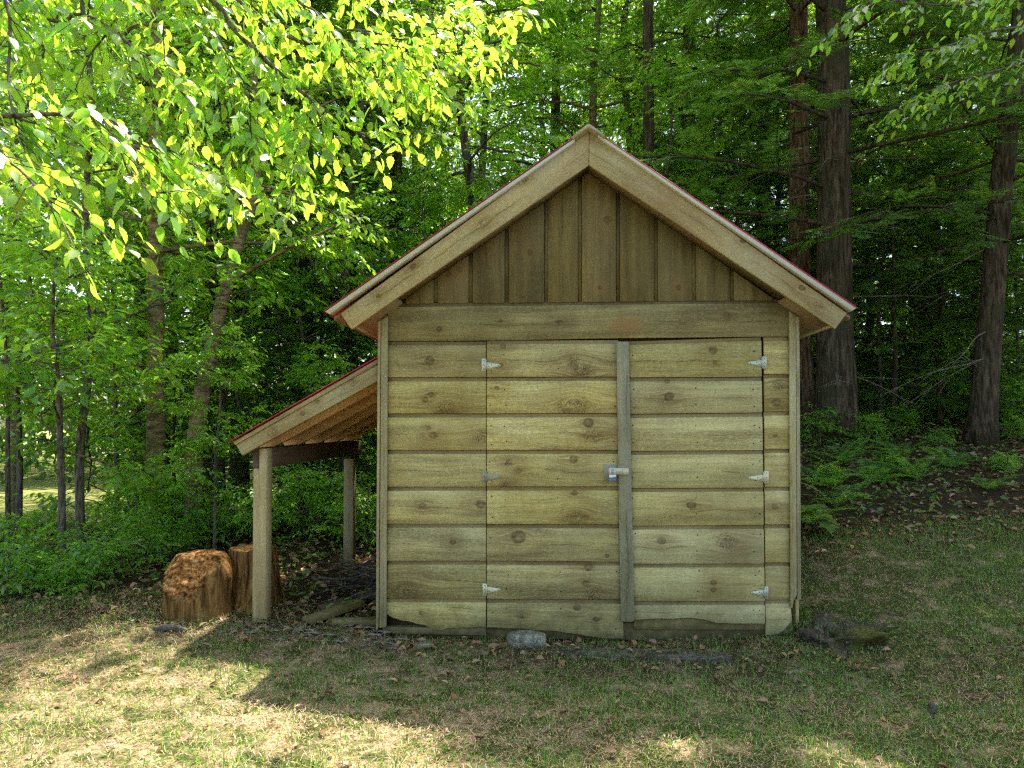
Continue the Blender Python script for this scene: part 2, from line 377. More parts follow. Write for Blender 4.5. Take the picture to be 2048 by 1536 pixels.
def lap_board(x0, x1, topL, topR, bot, lip, Y, mat, parent, name='siding_board', th=.024, rec=.011, **kw):
    """channel siding: x0/x1 = (top,bottom) pixel x; face from top to bot; a recessed lip above the face"""
    n = len(bot); xs = np.linspace(0, 1, n); rings = []
    for t, b in zip(xs, bot):
        top = topL + (topR - topL) * t
        xt = x0[0] + (x1[0] - x0[0]) * t; xb = x0[1] + (x1[1] - x0[1]) * t
        A = P(xb, b, Y); B = P(xt, top, Y); C = B + np.array([0, rec, 0]); Dz = P(xt, top - lip, Y); D = np.array([B[0], Y + rec, Dz[2]])
        E = D + np.array([0, th - rec, 0]); Fp = A + np.array([0, th, 0])
        C[2] += .002
        rings.append([A, B, C, D, E, Fp])
    V = np.array(rings).reshape(-1, 3); m = 6
    i = (np.arange(n - 1) * m)[:, None]; j = np.arange(m)[None]; j2 = (j + 1) % m
    Q = np.stack([i + j, i + j2, i + m + j2, i + m + j], -1).reshape(-1, 4)
    caps = [np.arange(m)[None], (np.arange(m)[::-1] + (n - 1) * m)[None]]
    poly = [(x0[0], topL - lip), (x1[0], topR - lip), (x1[1], bot[-1]), (x0[1], bot[0])]
    o = place(name, V, [Q] + caps, mat, P((x0[0] + x1[0]) / 2, (topL + bot[0]) / 2, Y), (1, 0, 0), (0, 1, 0), parent, knots=knots_in(poly, Y), **kw)
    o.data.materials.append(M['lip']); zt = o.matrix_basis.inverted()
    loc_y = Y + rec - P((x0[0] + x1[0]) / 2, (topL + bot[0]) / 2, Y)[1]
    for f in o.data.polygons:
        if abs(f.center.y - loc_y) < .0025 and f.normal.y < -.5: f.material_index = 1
    return o
def ragged(a, b, n, amp, seed):
    r = random.Random(seed); return [a + (b - a) * i / (n - 1) + r.uniform(-amp, amp) for i in range(n)]

LP = 8.5
# fixed siding left of the doors
yb = [682, 754.5, 827, 900, 973.6, 1047.6, 1121.7, 1197.5]
for i in range(1, 8):
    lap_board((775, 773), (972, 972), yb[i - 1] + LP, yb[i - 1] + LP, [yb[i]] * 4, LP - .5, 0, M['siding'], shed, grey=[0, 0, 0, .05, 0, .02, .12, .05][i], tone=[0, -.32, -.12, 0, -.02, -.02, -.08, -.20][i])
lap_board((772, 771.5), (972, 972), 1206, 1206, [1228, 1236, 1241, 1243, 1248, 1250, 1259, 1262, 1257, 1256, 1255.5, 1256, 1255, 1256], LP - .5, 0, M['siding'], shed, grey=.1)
# header board over the doors, full width
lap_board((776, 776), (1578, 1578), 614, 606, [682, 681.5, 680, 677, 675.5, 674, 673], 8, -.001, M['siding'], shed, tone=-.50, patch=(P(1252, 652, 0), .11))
# right of the doors
yr = [673.5, 748, 823, 898, 974, 1049, 1125, 1200]
for i in range(1, 8):
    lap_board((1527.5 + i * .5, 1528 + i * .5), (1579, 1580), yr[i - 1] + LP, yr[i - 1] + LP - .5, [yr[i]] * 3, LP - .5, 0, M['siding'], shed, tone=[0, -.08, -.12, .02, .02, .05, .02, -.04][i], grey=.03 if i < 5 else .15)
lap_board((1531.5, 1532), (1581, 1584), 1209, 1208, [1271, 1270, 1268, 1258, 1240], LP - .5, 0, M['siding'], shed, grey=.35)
# doors
dl = empty('door', tuple(P(1104, 1240, -.006) - np.array([.35, 0, 0])), None, None); dl.parent = shed; dl['label'] = 'left door of eight boards, its bottom edge ragged'
bl = [680, 754, 827, 900, 973.3, 1048, 1122, 1198]; br = [679, 753.3, 826, 899.6, 973, 1049, 1123.7, 1199.8]
for i in range(1, 8):
    xl, xr = 973.5, 1236 + i * 1.4
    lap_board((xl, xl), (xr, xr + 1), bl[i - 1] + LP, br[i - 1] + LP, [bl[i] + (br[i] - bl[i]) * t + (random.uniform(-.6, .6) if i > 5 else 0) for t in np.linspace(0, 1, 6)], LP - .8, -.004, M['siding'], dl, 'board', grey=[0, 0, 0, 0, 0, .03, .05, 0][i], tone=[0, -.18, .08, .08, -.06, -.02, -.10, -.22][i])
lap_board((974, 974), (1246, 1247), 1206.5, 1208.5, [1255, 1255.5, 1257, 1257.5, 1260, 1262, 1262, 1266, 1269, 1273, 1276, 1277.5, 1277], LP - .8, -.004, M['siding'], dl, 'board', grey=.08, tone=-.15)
dr = empty('door', tuple(P(1395, 1230, -.006) - np.array([.35, 0, 0])), None, None); dr.parent = shed; dr['label'] = 'right door of eight boards with a grey edge strip'
bl = [682, 755, 828, 902, 976.6, 1052, 1127.7, 1203]; br = [673, 753.3, 825, 900.5, 975.4, 1050, 1127.3, 1203]
for i in range(1, 8):
    xl, xr = 1256 + i * 1.2, 1522 + i * 1.0
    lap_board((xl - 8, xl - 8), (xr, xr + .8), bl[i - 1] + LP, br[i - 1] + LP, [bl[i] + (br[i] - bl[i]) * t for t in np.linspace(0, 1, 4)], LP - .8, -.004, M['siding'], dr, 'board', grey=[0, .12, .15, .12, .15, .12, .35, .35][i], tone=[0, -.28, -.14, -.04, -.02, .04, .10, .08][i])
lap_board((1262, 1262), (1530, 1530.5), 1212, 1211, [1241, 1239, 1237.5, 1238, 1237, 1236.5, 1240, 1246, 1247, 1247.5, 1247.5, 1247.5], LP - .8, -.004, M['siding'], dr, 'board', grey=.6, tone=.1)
flat_board('edge_strip', [(1233, 683), (1257.5, 683), (1263, 950), (1269, 1241), (1264, 1244), (1242, 1243), (1237, 950)], -.026, .020, M['stile'], dr, 'z')
# dark inside behind the gaps and the floor sill
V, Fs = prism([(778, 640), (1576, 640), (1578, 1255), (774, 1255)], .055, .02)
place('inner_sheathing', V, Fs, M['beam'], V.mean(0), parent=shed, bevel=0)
flat_board('sill_beam', [(768, 1252), (1585, 1240), (1585, 1285), (768, 1275)], .045, .03, M['sill'], shed, 'x', bevel=.004)
flat_board('sill_trim', [(1268, 1236), (1530, 1238), (1530, 1260), (1268, 1259)], .015, .008, M['sill'], shed, 'x')
flat_board('sill_block', [(764, 1254), (972, 1256), (972, 1272), (764, 1268)], .004, .018, M['sill'], shed, 'x', bevel=.004)
# corner boards
flat_board('corner_board', [(762.5, 640), (775.5, 632), (772, 1254), (758.5, 1256)], -.022, .020, M['corner'], shed, 'z')
flat_board('corner_board', [(755.5, 644), (761, 641), (756.5, 1256), (751.5, 1262)], -.024, .09, M['corner'], shed, 'z')
flat_board('corner_board', [(1579, 622), (1592, 632), (1594, 1190), (1587, 1204), (1585, 1217), (1582, 1216)], -.022, .020, M['corner'], shed, 'z')
flat_board('corner_board', [(1593, 632), (1599, 634), (1602.5, 1198), (1598, 1203), (1595.5, 1200)], -.024, .09, M['corner'], shed, 'z')
# gable boards (vertical channel siding)
gx = [801, 875, 945, 1017, 1096, 1164, 1240, 1316, 1392, 1468, 1545]
def ytop(x): return 347 + abs(x - 1177) * (.702 if x < 1177 else .692)
gY = .0
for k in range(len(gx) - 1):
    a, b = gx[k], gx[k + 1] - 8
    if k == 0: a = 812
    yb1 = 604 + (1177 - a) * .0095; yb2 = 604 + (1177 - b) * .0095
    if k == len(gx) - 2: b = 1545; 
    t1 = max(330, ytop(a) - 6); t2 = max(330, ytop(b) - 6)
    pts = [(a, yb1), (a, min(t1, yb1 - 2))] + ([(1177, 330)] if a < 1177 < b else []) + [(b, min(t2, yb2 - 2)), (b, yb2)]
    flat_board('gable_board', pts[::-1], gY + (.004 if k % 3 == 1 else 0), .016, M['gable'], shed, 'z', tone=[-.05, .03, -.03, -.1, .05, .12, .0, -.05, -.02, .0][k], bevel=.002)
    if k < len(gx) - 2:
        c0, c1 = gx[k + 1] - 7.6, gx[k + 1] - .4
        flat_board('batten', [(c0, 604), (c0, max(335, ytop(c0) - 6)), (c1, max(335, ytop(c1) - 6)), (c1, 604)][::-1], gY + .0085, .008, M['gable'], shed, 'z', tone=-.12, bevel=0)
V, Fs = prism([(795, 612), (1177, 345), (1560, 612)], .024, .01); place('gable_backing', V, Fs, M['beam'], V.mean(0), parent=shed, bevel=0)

# roof: rake boards, drip edge, sheathing with red metal, ridge cap
RY = -.17
pk_b = (1177.5, 330); pk_t = (1178, 263)
Lr = [(681, 627), (703, 659), pk_b, pk_t]; Rr = [pk_t, pk_b, (1670, 658), (1693.5, 626)]
def dirv(a, b, Y): return P(*b, Y) - P(*a, Y)
flat_board('rake_board', Lr, RY, .02, M['rake'], shed, tuple(dirv((703, 659), pk_b, RY)), bevel=.003)
flat_board('rake_board', [(x + .7, y) for x, y in Rr], RY, .02, M['rake'], shed, tuple(dirv(pk_b, (1670, 658), RY)), bevel=.003, grey=.15)
for (q, s) in (([(650, 623), (659, 628), (1150, 283), (1150, 276)], 1), ([(1196, 267), (1196, 273.5), (1704, 622), (1713, 616)], -1)):
    flat_board('drip_edge', q, RY - .03, .06, M['drip'], shed, tuple(dirv(q[0], q[3], RY) if s > 0 else dirv(q[0], q[3], RY)), bevel=.001)
DEP = 2.3
for side in (0, 1):
    a, b = ((646, 622.3), (1178, 252.8)) if side == 0 else ((1178, 252.8), (1716, 615.3))
    p, q = P(*a, RY - .035), P(*b, RY - .035); dn = np.array([0, 0, -.011])
    up = np.array([0, DEP + .35, 0])
    # ribbed red sheet
    nrib = 60; ys = np.linspace(0, DEP + .35, nrib * 4 + 1); h = np.array([0, .012, .012, 0] * nrib + [0]) * ((np.arange(nrib * 4 + 1) + 5) % 12 < 4)
    nrm = np.array([-(q - p)[2], 0, (q - p)[0]]); nrm = nrm / np.linalg.norm(nrm)
    A = p + np.outer(ys, [0, 1, 0]) + h[:, None] * nrm; B = q + np.outer(ys, [0, 1, 0]) + h[:, None] * nrm
    T = nrm * -.0035
    V = np.vstack([A, B, A + T, B + T]); n = len(ys); i = np.arange(n - 1)
    Fs = [np.stack([i, i + n, i + n + 1, i + 1], -1), np.stack([i + 2 * n, i + 2 * n + 1, i + 3 * n + 1, i + 3 * n], -1),
          np.array([[0, 2 * n, 3 * n, n], [n - 1, 2 * n - 1, 4 * n - 1, 3 * n - 1]]), np.stack([i, i + 1, i + 2 * n + 1, i + 2 * n], -1)]
    place('roof_sheet', V, Fs, M['red'], p, tuple(q - p), (0, 1, 0), shed, bevel=0)
    # boards under the sheet = soffit
    a, b = ((668, 634), (1178, 278)) if side == 0 else ((1178, 278), (1700, 632))
    p, q = P(*a, RY + .021), P(*b, RY + .021)
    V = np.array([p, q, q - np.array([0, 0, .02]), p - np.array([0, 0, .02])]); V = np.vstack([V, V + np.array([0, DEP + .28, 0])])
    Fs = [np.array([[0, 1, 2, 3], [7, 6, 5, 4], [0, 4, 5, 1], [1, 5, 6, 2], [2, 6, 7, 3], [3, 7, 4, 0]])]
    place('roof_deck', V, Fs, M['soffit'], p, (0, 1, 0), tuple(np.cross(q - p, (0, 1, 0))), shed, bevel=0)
    # soffit boards closing the rake overhang and the eave
    a, b = ((703, 656), (1177, 327)) if side == 0 else ((1178, 327), (1670, 655))
    p, q = P(*a, RY + .021), P(*b, RY + .021)
    V = np.array([p, q, q + np.array([0, 0, .02]), p + np.array([0, 0, .02])]); V = np.vstack([V, V + np.array([0, .16, 0])])
    place('rake_soffit', V, Fs, M['soffit'], p, tuple(q - p), (0, 1, 0), shed, bevel=0)
    # eave fascia and eave soffit running back
    e = P(*((705, 655) if side == 0 else (1668, 654)), RY + .021); sgn = 1 if side == 0 else -1
    V = np.array([e, e + np.array([sgn * .02, 0, .014]), e + np.array([-sgn * .05, 0, .085]), e + np.array([-sgn * .07, 0, .075])]); V = np.vstack([V, V + np.array([0, DEP + .2, 0])])
    place('eave_fascia', V, Fs, M['rake'], e, (0, 1, 0), (0, 0, 1), shed, bevel=0, tone=-.05)
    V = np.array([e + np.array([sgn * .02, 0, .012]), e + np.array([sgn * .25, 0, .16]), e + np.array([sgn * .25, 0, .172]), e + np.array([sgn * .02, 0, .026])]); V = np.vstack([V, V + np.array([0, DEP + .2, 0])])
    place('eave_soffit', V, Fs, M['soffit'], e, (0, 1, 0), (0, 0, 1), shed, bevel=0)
rc = [P(x, y, RY - .045) for x, y in [(1146, 279), (1178, 255.5), (1209, 276), (1210, 270), (1184, 251), (1178, 247.5), (1171, 251), (1143, 274)]]
V = np.array(rc); n = len(V); V = np.vstack([V, V + np.array([0, DEP + .38, 0])]); i = np.arange(n); j = (i + 1) % n
place('ridge_cap', V, [i[None], (i[::-1] + n)[None], np.stack([i, i + n, j + n, j], -1)], M['ridge'], V[0], (0, 1, 0), (0, 0, 1), shed, bevel=0)
# side and back walls
xl, zt = XZ(756, 645, .03); xr, _ = XZ(1600, 645, .03)
def box(name, lo, hi, mat, grain=(1, 0, 0), yd=(0, 1, 0), parent=shed, bevel=.002, **kw):
    lo = np.array(lo); hi = np.array(hi); c = np.array([[i, j, k] for k in (0, 1) for j in (0, 1) for i in (0, 1)])
    V = lo + c * (hi - lo); Fs = [np.array([[0, 2, 3, 1], [4, 5, 7, 6], [0, 1, 5, 4], [2, 6, 7, 3], [0, 4, 6, 2], [1, 3, 7, 5]])]
    return place(name, V, Fs, mat, (lo + hi) / 2, grain, yd, parent, bevel=bevel, **kw)
bh = .212
for k in range(9):
    for xx in (xl + .005, xr - .025):
        box('side_board', (xx, .072, .03 + k * bh), (xx + .02, DEP, .03 + (k + 1) * bh - .012), M['siding'], (0, 1, 0), (1, 0, 0), tone=-.1)
    box('back_board', (xl + .03, DEP + .001, .03 + k * bh), (xr - .03, DEP + .02, .03 + (k + 1) * bh - .012), M['siding'], tone=-.1)
V, Fs = prism([(795, 612), (1177, 345), (1560, 612)], .05, .02); V = V + np.array([0, DEP - .04, 0]); place('rear_gable', V, Fs, M['gable'], V.mean(0), parent=shed, bevel=0)

# lean-to on the left
LY = .02
flat_board('lean_to_rake', [(472.5, 890), (484, 911), (754.5, 762), (754.5, 729)], LY, .038, M['corner'], shed, tuple(dirv((484, 911), (754, 762), LY)), tone=-.05)
flat_board('purlin_strip', [(466, 884), (470, 890), (754.5, 727.5), (754.5, 718)], LY - .012, .05, M['corner'], shed, tuple(dirv((466, 884), (754, 718), LY)), tone=.05)
p, q = P(456, 884, LY - .03), P(754.5, 713, LY - .03)
ys = np.linspace(0, DEP - .1, 161); h = ((np.arange(161) + 4) % 8 < 3) * .012
nrm = np.array([-(q - p)[2], 0, (q - p)[0]]); nrm = nrm / np.linalg.norm(nrm)
A = p + np.outer(ys, [0, 1, 0]) + h[:, None] * nrm; B = q + np.outer(ys, [0, 1, 0]) + h[:, None] * nrm; T = nrm * -.0035
V = np.vstack([A, B, A + T, B + T]); n = len(ys); i = np.arange(n - 1)
place('lean_to_roof_sheet', V, [np.stack([i, i + n, i + n + 1, i + 1], -1), np.stack([i + 2 * n, i + 2 * n + 1, i + 3 * n + 1, i + 3 * n], -1), np.array([[0, 2 * n, 3 * n, n], [n - 1, 2 * n - 1, 4 * n - 1, 3 * n - 1]]), np.stack([i, i + 1, i + 2 * n + 1, i + 2 * n], -1)], M['red'], p, tuple(q - p), (0, 1, 0), shed, bevel=0)
ra, rb = P(473, 891, LY + .05), P(754.5, 728.5, LY + .05); rc_, rd = P(484, 911, LY + .05), P(754.5, 761, LY + .05)
for k in range(5):               # rafters behind the rake
    Y0 = .36 + k * .44
    V = np.array([ra, rc_, rd, rb]); V[:, 1] = Y0; V = np.vstack([V, V + np.array([0, .04, 0])])
    place('rafter', V, [np.array([[0, 1, 2, 3], [7, 6, 5, 4], [0, 4, 5, 1], [1, 5, 6, 2], [2, 6, 7, 3], [3, 7, 4, 0]])], M['rafter'], ra, tuple(rb - ra), (0, 1, 0), shed, tone=-.02 * k)
for k in range(5):               # purlins under the red sheet
    t0 = .03 + k * .235; a = ra + (rb - ra) * t0 + nrm * .003; b_ = ra + (rb - ra) * (t0 + .085) + nrm * .003
    V = np.array([a, b_, b_ + nrm * .017, a + nrm * .017]); V[:, 1] = LY + .039; V = np.vstack([V, V + np.array([0, DEP - .18, 0])])
    place('purlin', V, [np.array([[0, 1, 2, 3], [7, 6, 5, 4], [0, 4, 5, 1], [1, 5, 6, 2], [2, 6, 7, 3], [3, 7, 4, 0]])], M['rafter'], a, (0, 1, 0), (0, 0, 1), shed, bevel=0, tone=-.08)
PY = .10
fx0, fz = XZ(504, 1243, PY); fx1, _ = XZ(531, 1243, PY); zt_ = XZ(520, 897, PY)[1]; zb_ = XZ(520, 937, PY)[1]
V0 = [(fx0, zb_), (fx0, -.04), (fx1, -.04), (fx1, zt_), (fx0 + .035, zt_), (fx0 + .035, zb_)]
f = np.array([[a, PY, b] for a, b in V0]); n = 6; V = np.vstack([f, f + np.array([0, .089, 0])]); i = np.arange(n); j = (i + 1) % n
place('post', V, [i[None], (i[::-1] + n)[None], np.stack([i, i + n, j + n, j], -1)], M['post'], f.mean(0), (0, 0, 1), (0, 1, 0), shed, bevel=.004, tone=.05)
bz0 = float(gz(fx0, 2.0)) - .05
box('post', (fx0 + .0, 1.95, bz0), (fx0 + .085, 2.039, zt_ - .15), M['corner'], (0, 0, 1), (0, 1, 0), bevel=.004, tone=-.05)
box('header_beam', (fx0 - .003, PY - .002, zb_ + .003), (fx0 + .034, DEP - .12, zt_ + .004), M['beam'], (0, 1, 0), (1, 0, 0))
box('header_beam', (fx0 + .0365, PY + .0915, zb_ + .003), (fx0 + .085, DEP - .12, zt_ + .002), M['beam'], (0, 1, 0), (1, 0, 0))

# hinges, hasp
def hinge(px0, px1, py0, py1, tip, ty, mat, flip, door):
    """plate from px0..px1, tapering strap to the tip"""
    Y = -.0065; hg = None
    pl = [(px0, py0), (px0, py1), (px1, py1), (px1, py0)]
    V, Fs = prism(pl, Y, .003)
    hg = place('hinge', V, Fs, mat, V.mean(0), parent=door, bevel=.0008)
    s = px1 if not flip else px0; mid = ty; hh = (py1 - py0) * .27
    V, Fs = prism([(s, mid - hh), (s, mid + hh), (tip + (-4 if not flip else 4), mid + 3), (tip, mid + 1.2), (tip, mid - 1.2), (tip + (-4 if not flip else 4), mid - 3)], Y - .0005, .0028)
    A = Acc(); A.add(V, Fs)
    cx = (px0 + px1) / 2
    a = P(s, py0 + 2, Y - .002); b = P(s, py1 - 2, Y - .002); tv, tf = tube([a, b], .0045, 8); 
    hb = place('hinge_strap', V, Fs, mat, V.mean(0), parent=door, bevel=.0006)
    place('hinge_pin', tv, tf, mat, tv.mean(0), parent=door, bevel=0)
    B = Acc()
    for (x, y) in ((cx, py0 + 4), (cx, (py0 + py1) / 2), (cx, py1 - 4), (s + (tip - s) * .2, mid + 2.5), (s + (tip - s) * .4, mid - 1.5), (s + (tip - s) * .86, mid)):
        c = P(x, y, Y - .0012); tv, tf = tube([c + np.array([0, .002, 0]), c], .0027, 6); B.add(tv, tf)
    o = link('hinge_screws', B.mesh('hinge_screws', M['hole']), door); o.location = -(Vector(door.location) + Vector(shed.location)); o['kind'] = 'stuff'
hinge(963, 971.5, 717, 742, 1001, 731, M['galv'], False, dl)
hinge(965, 972, 940, 966, 1004, 953.5, M['dull'], False, dl)
hinge(965, 973, 1167, 1192, 1001, 1180, M['brass'], False, dl)
hinge(1524.5, 1534, 713, 737, 1497, 726, M['galv'], True, dr)
hinge(1528, 1538, 942, 967, 1497, 956, M['brass'], True, dr)
hinge(1530, 1537, 1173, 1198, 1502, 1186, M['galv'], True, dr)
nails = [Acc(), Acc()]
for k, (d_, xs, ya, yb_) in enumerate(((dl, (980, 1010, 1115, 1228), bl, br), (dr, (1266, 1392, 1506, 1518), bl, br))):
    for i in range(8):
        for x in xs:
            for dy in (20, 54):
                if random.random() < .2: continue
                c = P(x + random.uniform(-3, 3) + i * .6, yb[i] + 4 + dy + random.uniform(-5, 5), -.0052); tv, tf = tube([c + np.array([0, .002, 0]), c], random.uniform(.003, .0045), 6); nails[k].add(tv, tf)
    o = link('nail_heads', nails[k].mesh('nail_heads', M['hole']), d_); o.location = -(Vector(d_.location) + Vector(shed.location)); o['kind'] = 'stuff'
flat_board('hasp_plate', [(1207, 929), (1236, 929), (1237, 959), (1208, 959)], -.0075, .003, M['haspg'], dl, 'x', bevel=.0005)
V, Fs = prism([(1217.5, 937), (1221, 935.5), (1256, 936.5), (1258, 938), (1257.5, 951), (1236, 949), (1233, 950), (1217.5, 950)], -.0335, .004)
place('hasp_strap', V, Fs, M['haspm'], V.mean(0), parent=dr, bevel=.001)
V, Fs = prism([(1246, 938), (1257, 938.5), (1256.5, 950), (1246, 949.5)], -.0365, .003); place('hasp_end', V, Fs, M['haspm'], V.mean(0), parent=dr, bevel=.0008)
pc = P(1225, 955, -.052)
lock = empty('padlock', tuple(pc + np.array([0, 0, -.02])), 'small steel padlock with blue bumper hanging from the door hasp', 'padlock')
V, Fs = prism([(1218, 949), (1232.5, 949), (1233, 958), (1218, 958)], -.060, .022)
o = place('lock_body', V, Fs, M['steel'], V.mean(0), parent=lock, bevel=.003)
V, Fs = prism([(1217.5, 958.2), (1233, 958.2), (1232.5, 962), (1218, 962)], -.061, .024)
place('bumper', V, Fs, M['blue'], V.mean(0), parent=lock, bevel=.002)
sh = [P(1221, 949, -.049), P(1221, 942, -.049), P(1223, 938.5, -.047), P(1226, 938, -.046), P(1229, 939.5, -.047), P(1230, 943, -.049), P(1230, 949, -.049)]
tv, tf = tube(curve(sh, 4), .0034, 8); place('shackle', tv, tf, M['steel'], tv.mean(0), parent=lock, bevel=0, smooth=True)
#@@FOREST
# ------------------------------------------------------------------ ground
def ground_mat():
    m = N('forest_ground'); co = m.new('NewGeometry').outputs['Position']; x, y, z = m.sep(co)
    xy = m.comb(x, y, 0)
    n1 = m.noise(xy, 1.3, 4, .6); n2 = m.noise(xy, 7, 4, .6); n3 = m.noise(xy, 45, 4, .65); n4 = m.noise(xy, 160, 3, .6)
    straw = m.ramp(n3, [(.30, (.14, .09, .045)), (.46, (.36, .25, .135)), (.64, (.56, .42, .27))])
    soil = m.ramp(n3, [(.3, (.018, .013, .006)), (.55, (.062, .042, .019)), (.7, (.13, .088, .042))])
    green = m.ramp(n4, [(.3, (.02, .038, .006)), (.6, (.065, .10, .014)), (.8, (.16, .16, .04))])
    # lawn in front and right, leaf mould behind
    edge = m.math('ADD', y, m.math('MULTIPLY', m.math('SUBTRACT', n1, .5), 1.2))
    lim = m.mapr(x, .5, 2.2, -.15, 1.2)
    front = m.mapr(m.math('SUBTRACT', edge, lim), .25, -.35)
    meadow = m.math('MULTIPLY', m.mapr(y, 5.5, 7.5), m.mapr(x, -3.8, -5.2))
    lawn = m.mix(m.mapr(m.math('ADD', n2, m.mapr(x, -.6, 1.4, 0, .09)), .40, .58, 0, .95), straw, green)
    lawn = m.mix(m.mapr(n1, .50, .62, 0, .6), lawn, soil)
    c = m.mix(front, soil, lawn)
    c = m.mix(meadow, c, m.mix(m.mapr(n2, .3, .7), (.17, .24, .04), (.34, .29, .11)))
    h = m.math('ADD', n3, m.math('MULTIPLY', n4, .5))
    return m.out(m.bsdf(c, .95, .1, m.bump(h, .9, .03)))
M['ground'] = ground_mat()
ax = np.unique(np.concatenate([np.linspace(-160, -12, 38), np.linspace(-12, -5, 36), np.linspace(-5, 6, 200), np.linspace(6, 14, 40), np.linspace(14, 160, 37)]))
ay = np.unique(np.concatenate([np.linspace(-160, -8, 30), np.linspace(-8, -3, 25), np.linspace(-3, 3, 130), np.linspace(3, 14, 70), np.linspace(14, 160, 50)]))
X, Y_ = np.meshgrid(ax, ay); Z = gz(X, Y_)
Z = Z + .009 * np.array([mnoise.noise((a * 2.2, b * 2.2, 1)) for a, b in zip(X.ravel(), Y_.ravel())]).reshape(X.shape) * (np.abs(X) < 8) * (Y_ < 9)
Z = Z - 0.03 * ((X > -1.1) & (X < 1.5) & (Y_ > -.02) & (Y_ < 2.3))
nx, ny = len(ax), len(ay); i = np.arange(ny - 1)[:, None] * nx + np.arange(nx - 1)[None]
o = link('ground', mesh('ground', np.stack([X, Y_, Z], -1), [np.stack([i, i + 1, i + nx + 1, i + nx], -1).reshape(-1, 4)], M['ground'], True)); setp(o, kind='structure')

# ------------------------------------------------------------------ leaf materials and templates
M['leaf_bright'] = leafmat('overhanging_leaf', (.075, .15, .012), (.37, .57, .035), .34, .33, .024, obj=True)
M['leaf_bright_i'] = leafmat('overhanging_leaf_far', (.075, .15, .012), (.37, .57, .035), .34, .33, .024)
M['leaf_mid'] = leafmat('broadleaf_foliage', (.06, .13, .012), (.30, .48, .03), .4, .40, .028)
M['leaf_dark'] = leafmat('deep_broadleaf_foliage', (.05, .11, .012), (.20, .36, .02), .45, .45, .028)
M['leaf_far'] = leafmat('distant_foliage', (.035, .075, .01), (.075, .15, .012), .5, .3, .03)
M['hemlock'] = leafmat('hemlock_needles', (.034, .072, .011), (.12, .21, .018), .55, .5, .03, rough=.42)
M['fern'] = leafmat('fern_green', (.06, .13, .02), (.12, .24, .02), .3, .3, .02)
M['cover'] = leafmat('ground_cover_green', (.042, .088, .013), (.10, .18, .016), .55, .35, .03)
M['grass'] = leafmat('grass_green', (.075, .14, .018), (.12, .21, .02), .45, .3, .035)
M['straw'] = leafmat('dry_straw', (.42, .30, .15), (.16, .11, .05), .4, .2, .02)
M['litter'] = leafmat('fallen_leaf', (.26, .16, .078), (.07, .04, .015), .6, .25, .025)
M['bark_birch'] = bark('yellow_birch_bark', (.26, .185, .09), (.44, .34, .19), 26, 9, .6, (.11, .12, .03), band=True)
M['bark_grey'] = bark('grey_bark', (.13, .105, .075), (.25, .22, .165), 14, 3, .7)
M['bark_hem'] = bark('hemlock_bark', (.085, .058, .034), (.20, .15, .09), 26, 4.0, 1.0, (.075, .075, .035))
M['bark_lit'] = bark('lit_hemlock_bark', (.15, .088, .045), (.31, .205, .115), 26, 4.0, 1.0)  # orange-brown lit side of the trunk put into a lighter bark copy
M['bark_twig'] = bark('twig_bark', (.13, .10, .075), (.25, .21, .16), 40, 10, .3)
M['brush'] = bark('brush_bark', (.06, .05, .038), (.15, .125, .09), 40, 8, .3)
M['dead'] = bark('dead_twig_bark', (.20, .165, .12), (.40, .35, .27), 40, 8, .3)

LEAF_V = np.array([[0, 0, 0], [.30, .24, .07], [.68, .20, .05], [1, 0, -.10], [.68, -.20, .05], [.30, -.24, .07]], float)
LEAF_F = [np.array([[0, 3, 2, 1], [0, 5, 4, 3]])]
def near_leaf(seed):             # toothed, pointed, folded along the midrib
    r = random.Random(seed); n = 9; L = []; Rr = []; Mid = []
    bend = r.uniform(.10, .32); fold = r.uniform(.05, .16); wdt = r.uniform(.25, .31)
    for k in range(n + 1):
        t = k / n; wv = wdt * math.sin(math.pi * min(1, t ** .80)) ** .85 * (1 - .25 * t) if 0 < t < 1 else 0
        tooth = (.022 if k % 2 else -.008) if 0 < k < n else 0
        z = -bend * t * t
        Mid.append((t, 0, z - fold * wv)); L.append((t + tooth * .8, wv + tooth, z + fold * wv * .8)); Rr.append((t + tooth * .8, -wv - tooth, z + fold * wv * .8))
    V = Mid + L[1:-1] + Rr[1:-1]; m = n + 1; Q = []; T = []
    li = lambda k: m + k - 1; ri = lambda k: m + n - 1 + k - 1
    T += [(0, 1, li(1)), (0, ri(1), 1), (n - 1, n, li(n - 1)), (n - 1, ri(n - 1), n)]
    for k in range(1, n - 1): Q += [(k, k + 1, li(k + 1), li(k)), (k, ri(k), ri(k + 1), k + 1)]
    # short stalk
    b = len(V); V += [(-.16, .008, .015), (-.16, -.008, .015), (.02, -.008, 0), (.02, .008, 0)]; Q.append((b, b + 1, b + 2, b + 3))
    return np.array(V, float), [np.array(Q), np.array(T)]

def leafset(A, pos, axis, nrm, size, tv=LEAF_V, tf=LEAF_F):
    V, Fs = scatter(tv, tf, np.asarray(pos), frames(np.asarray(axis), np.asarray(nrm)), np.asarray(size)); A.add(V, Fs)
def rv(n, s=1.0): return rng.normal(size=(n, 3)) * s

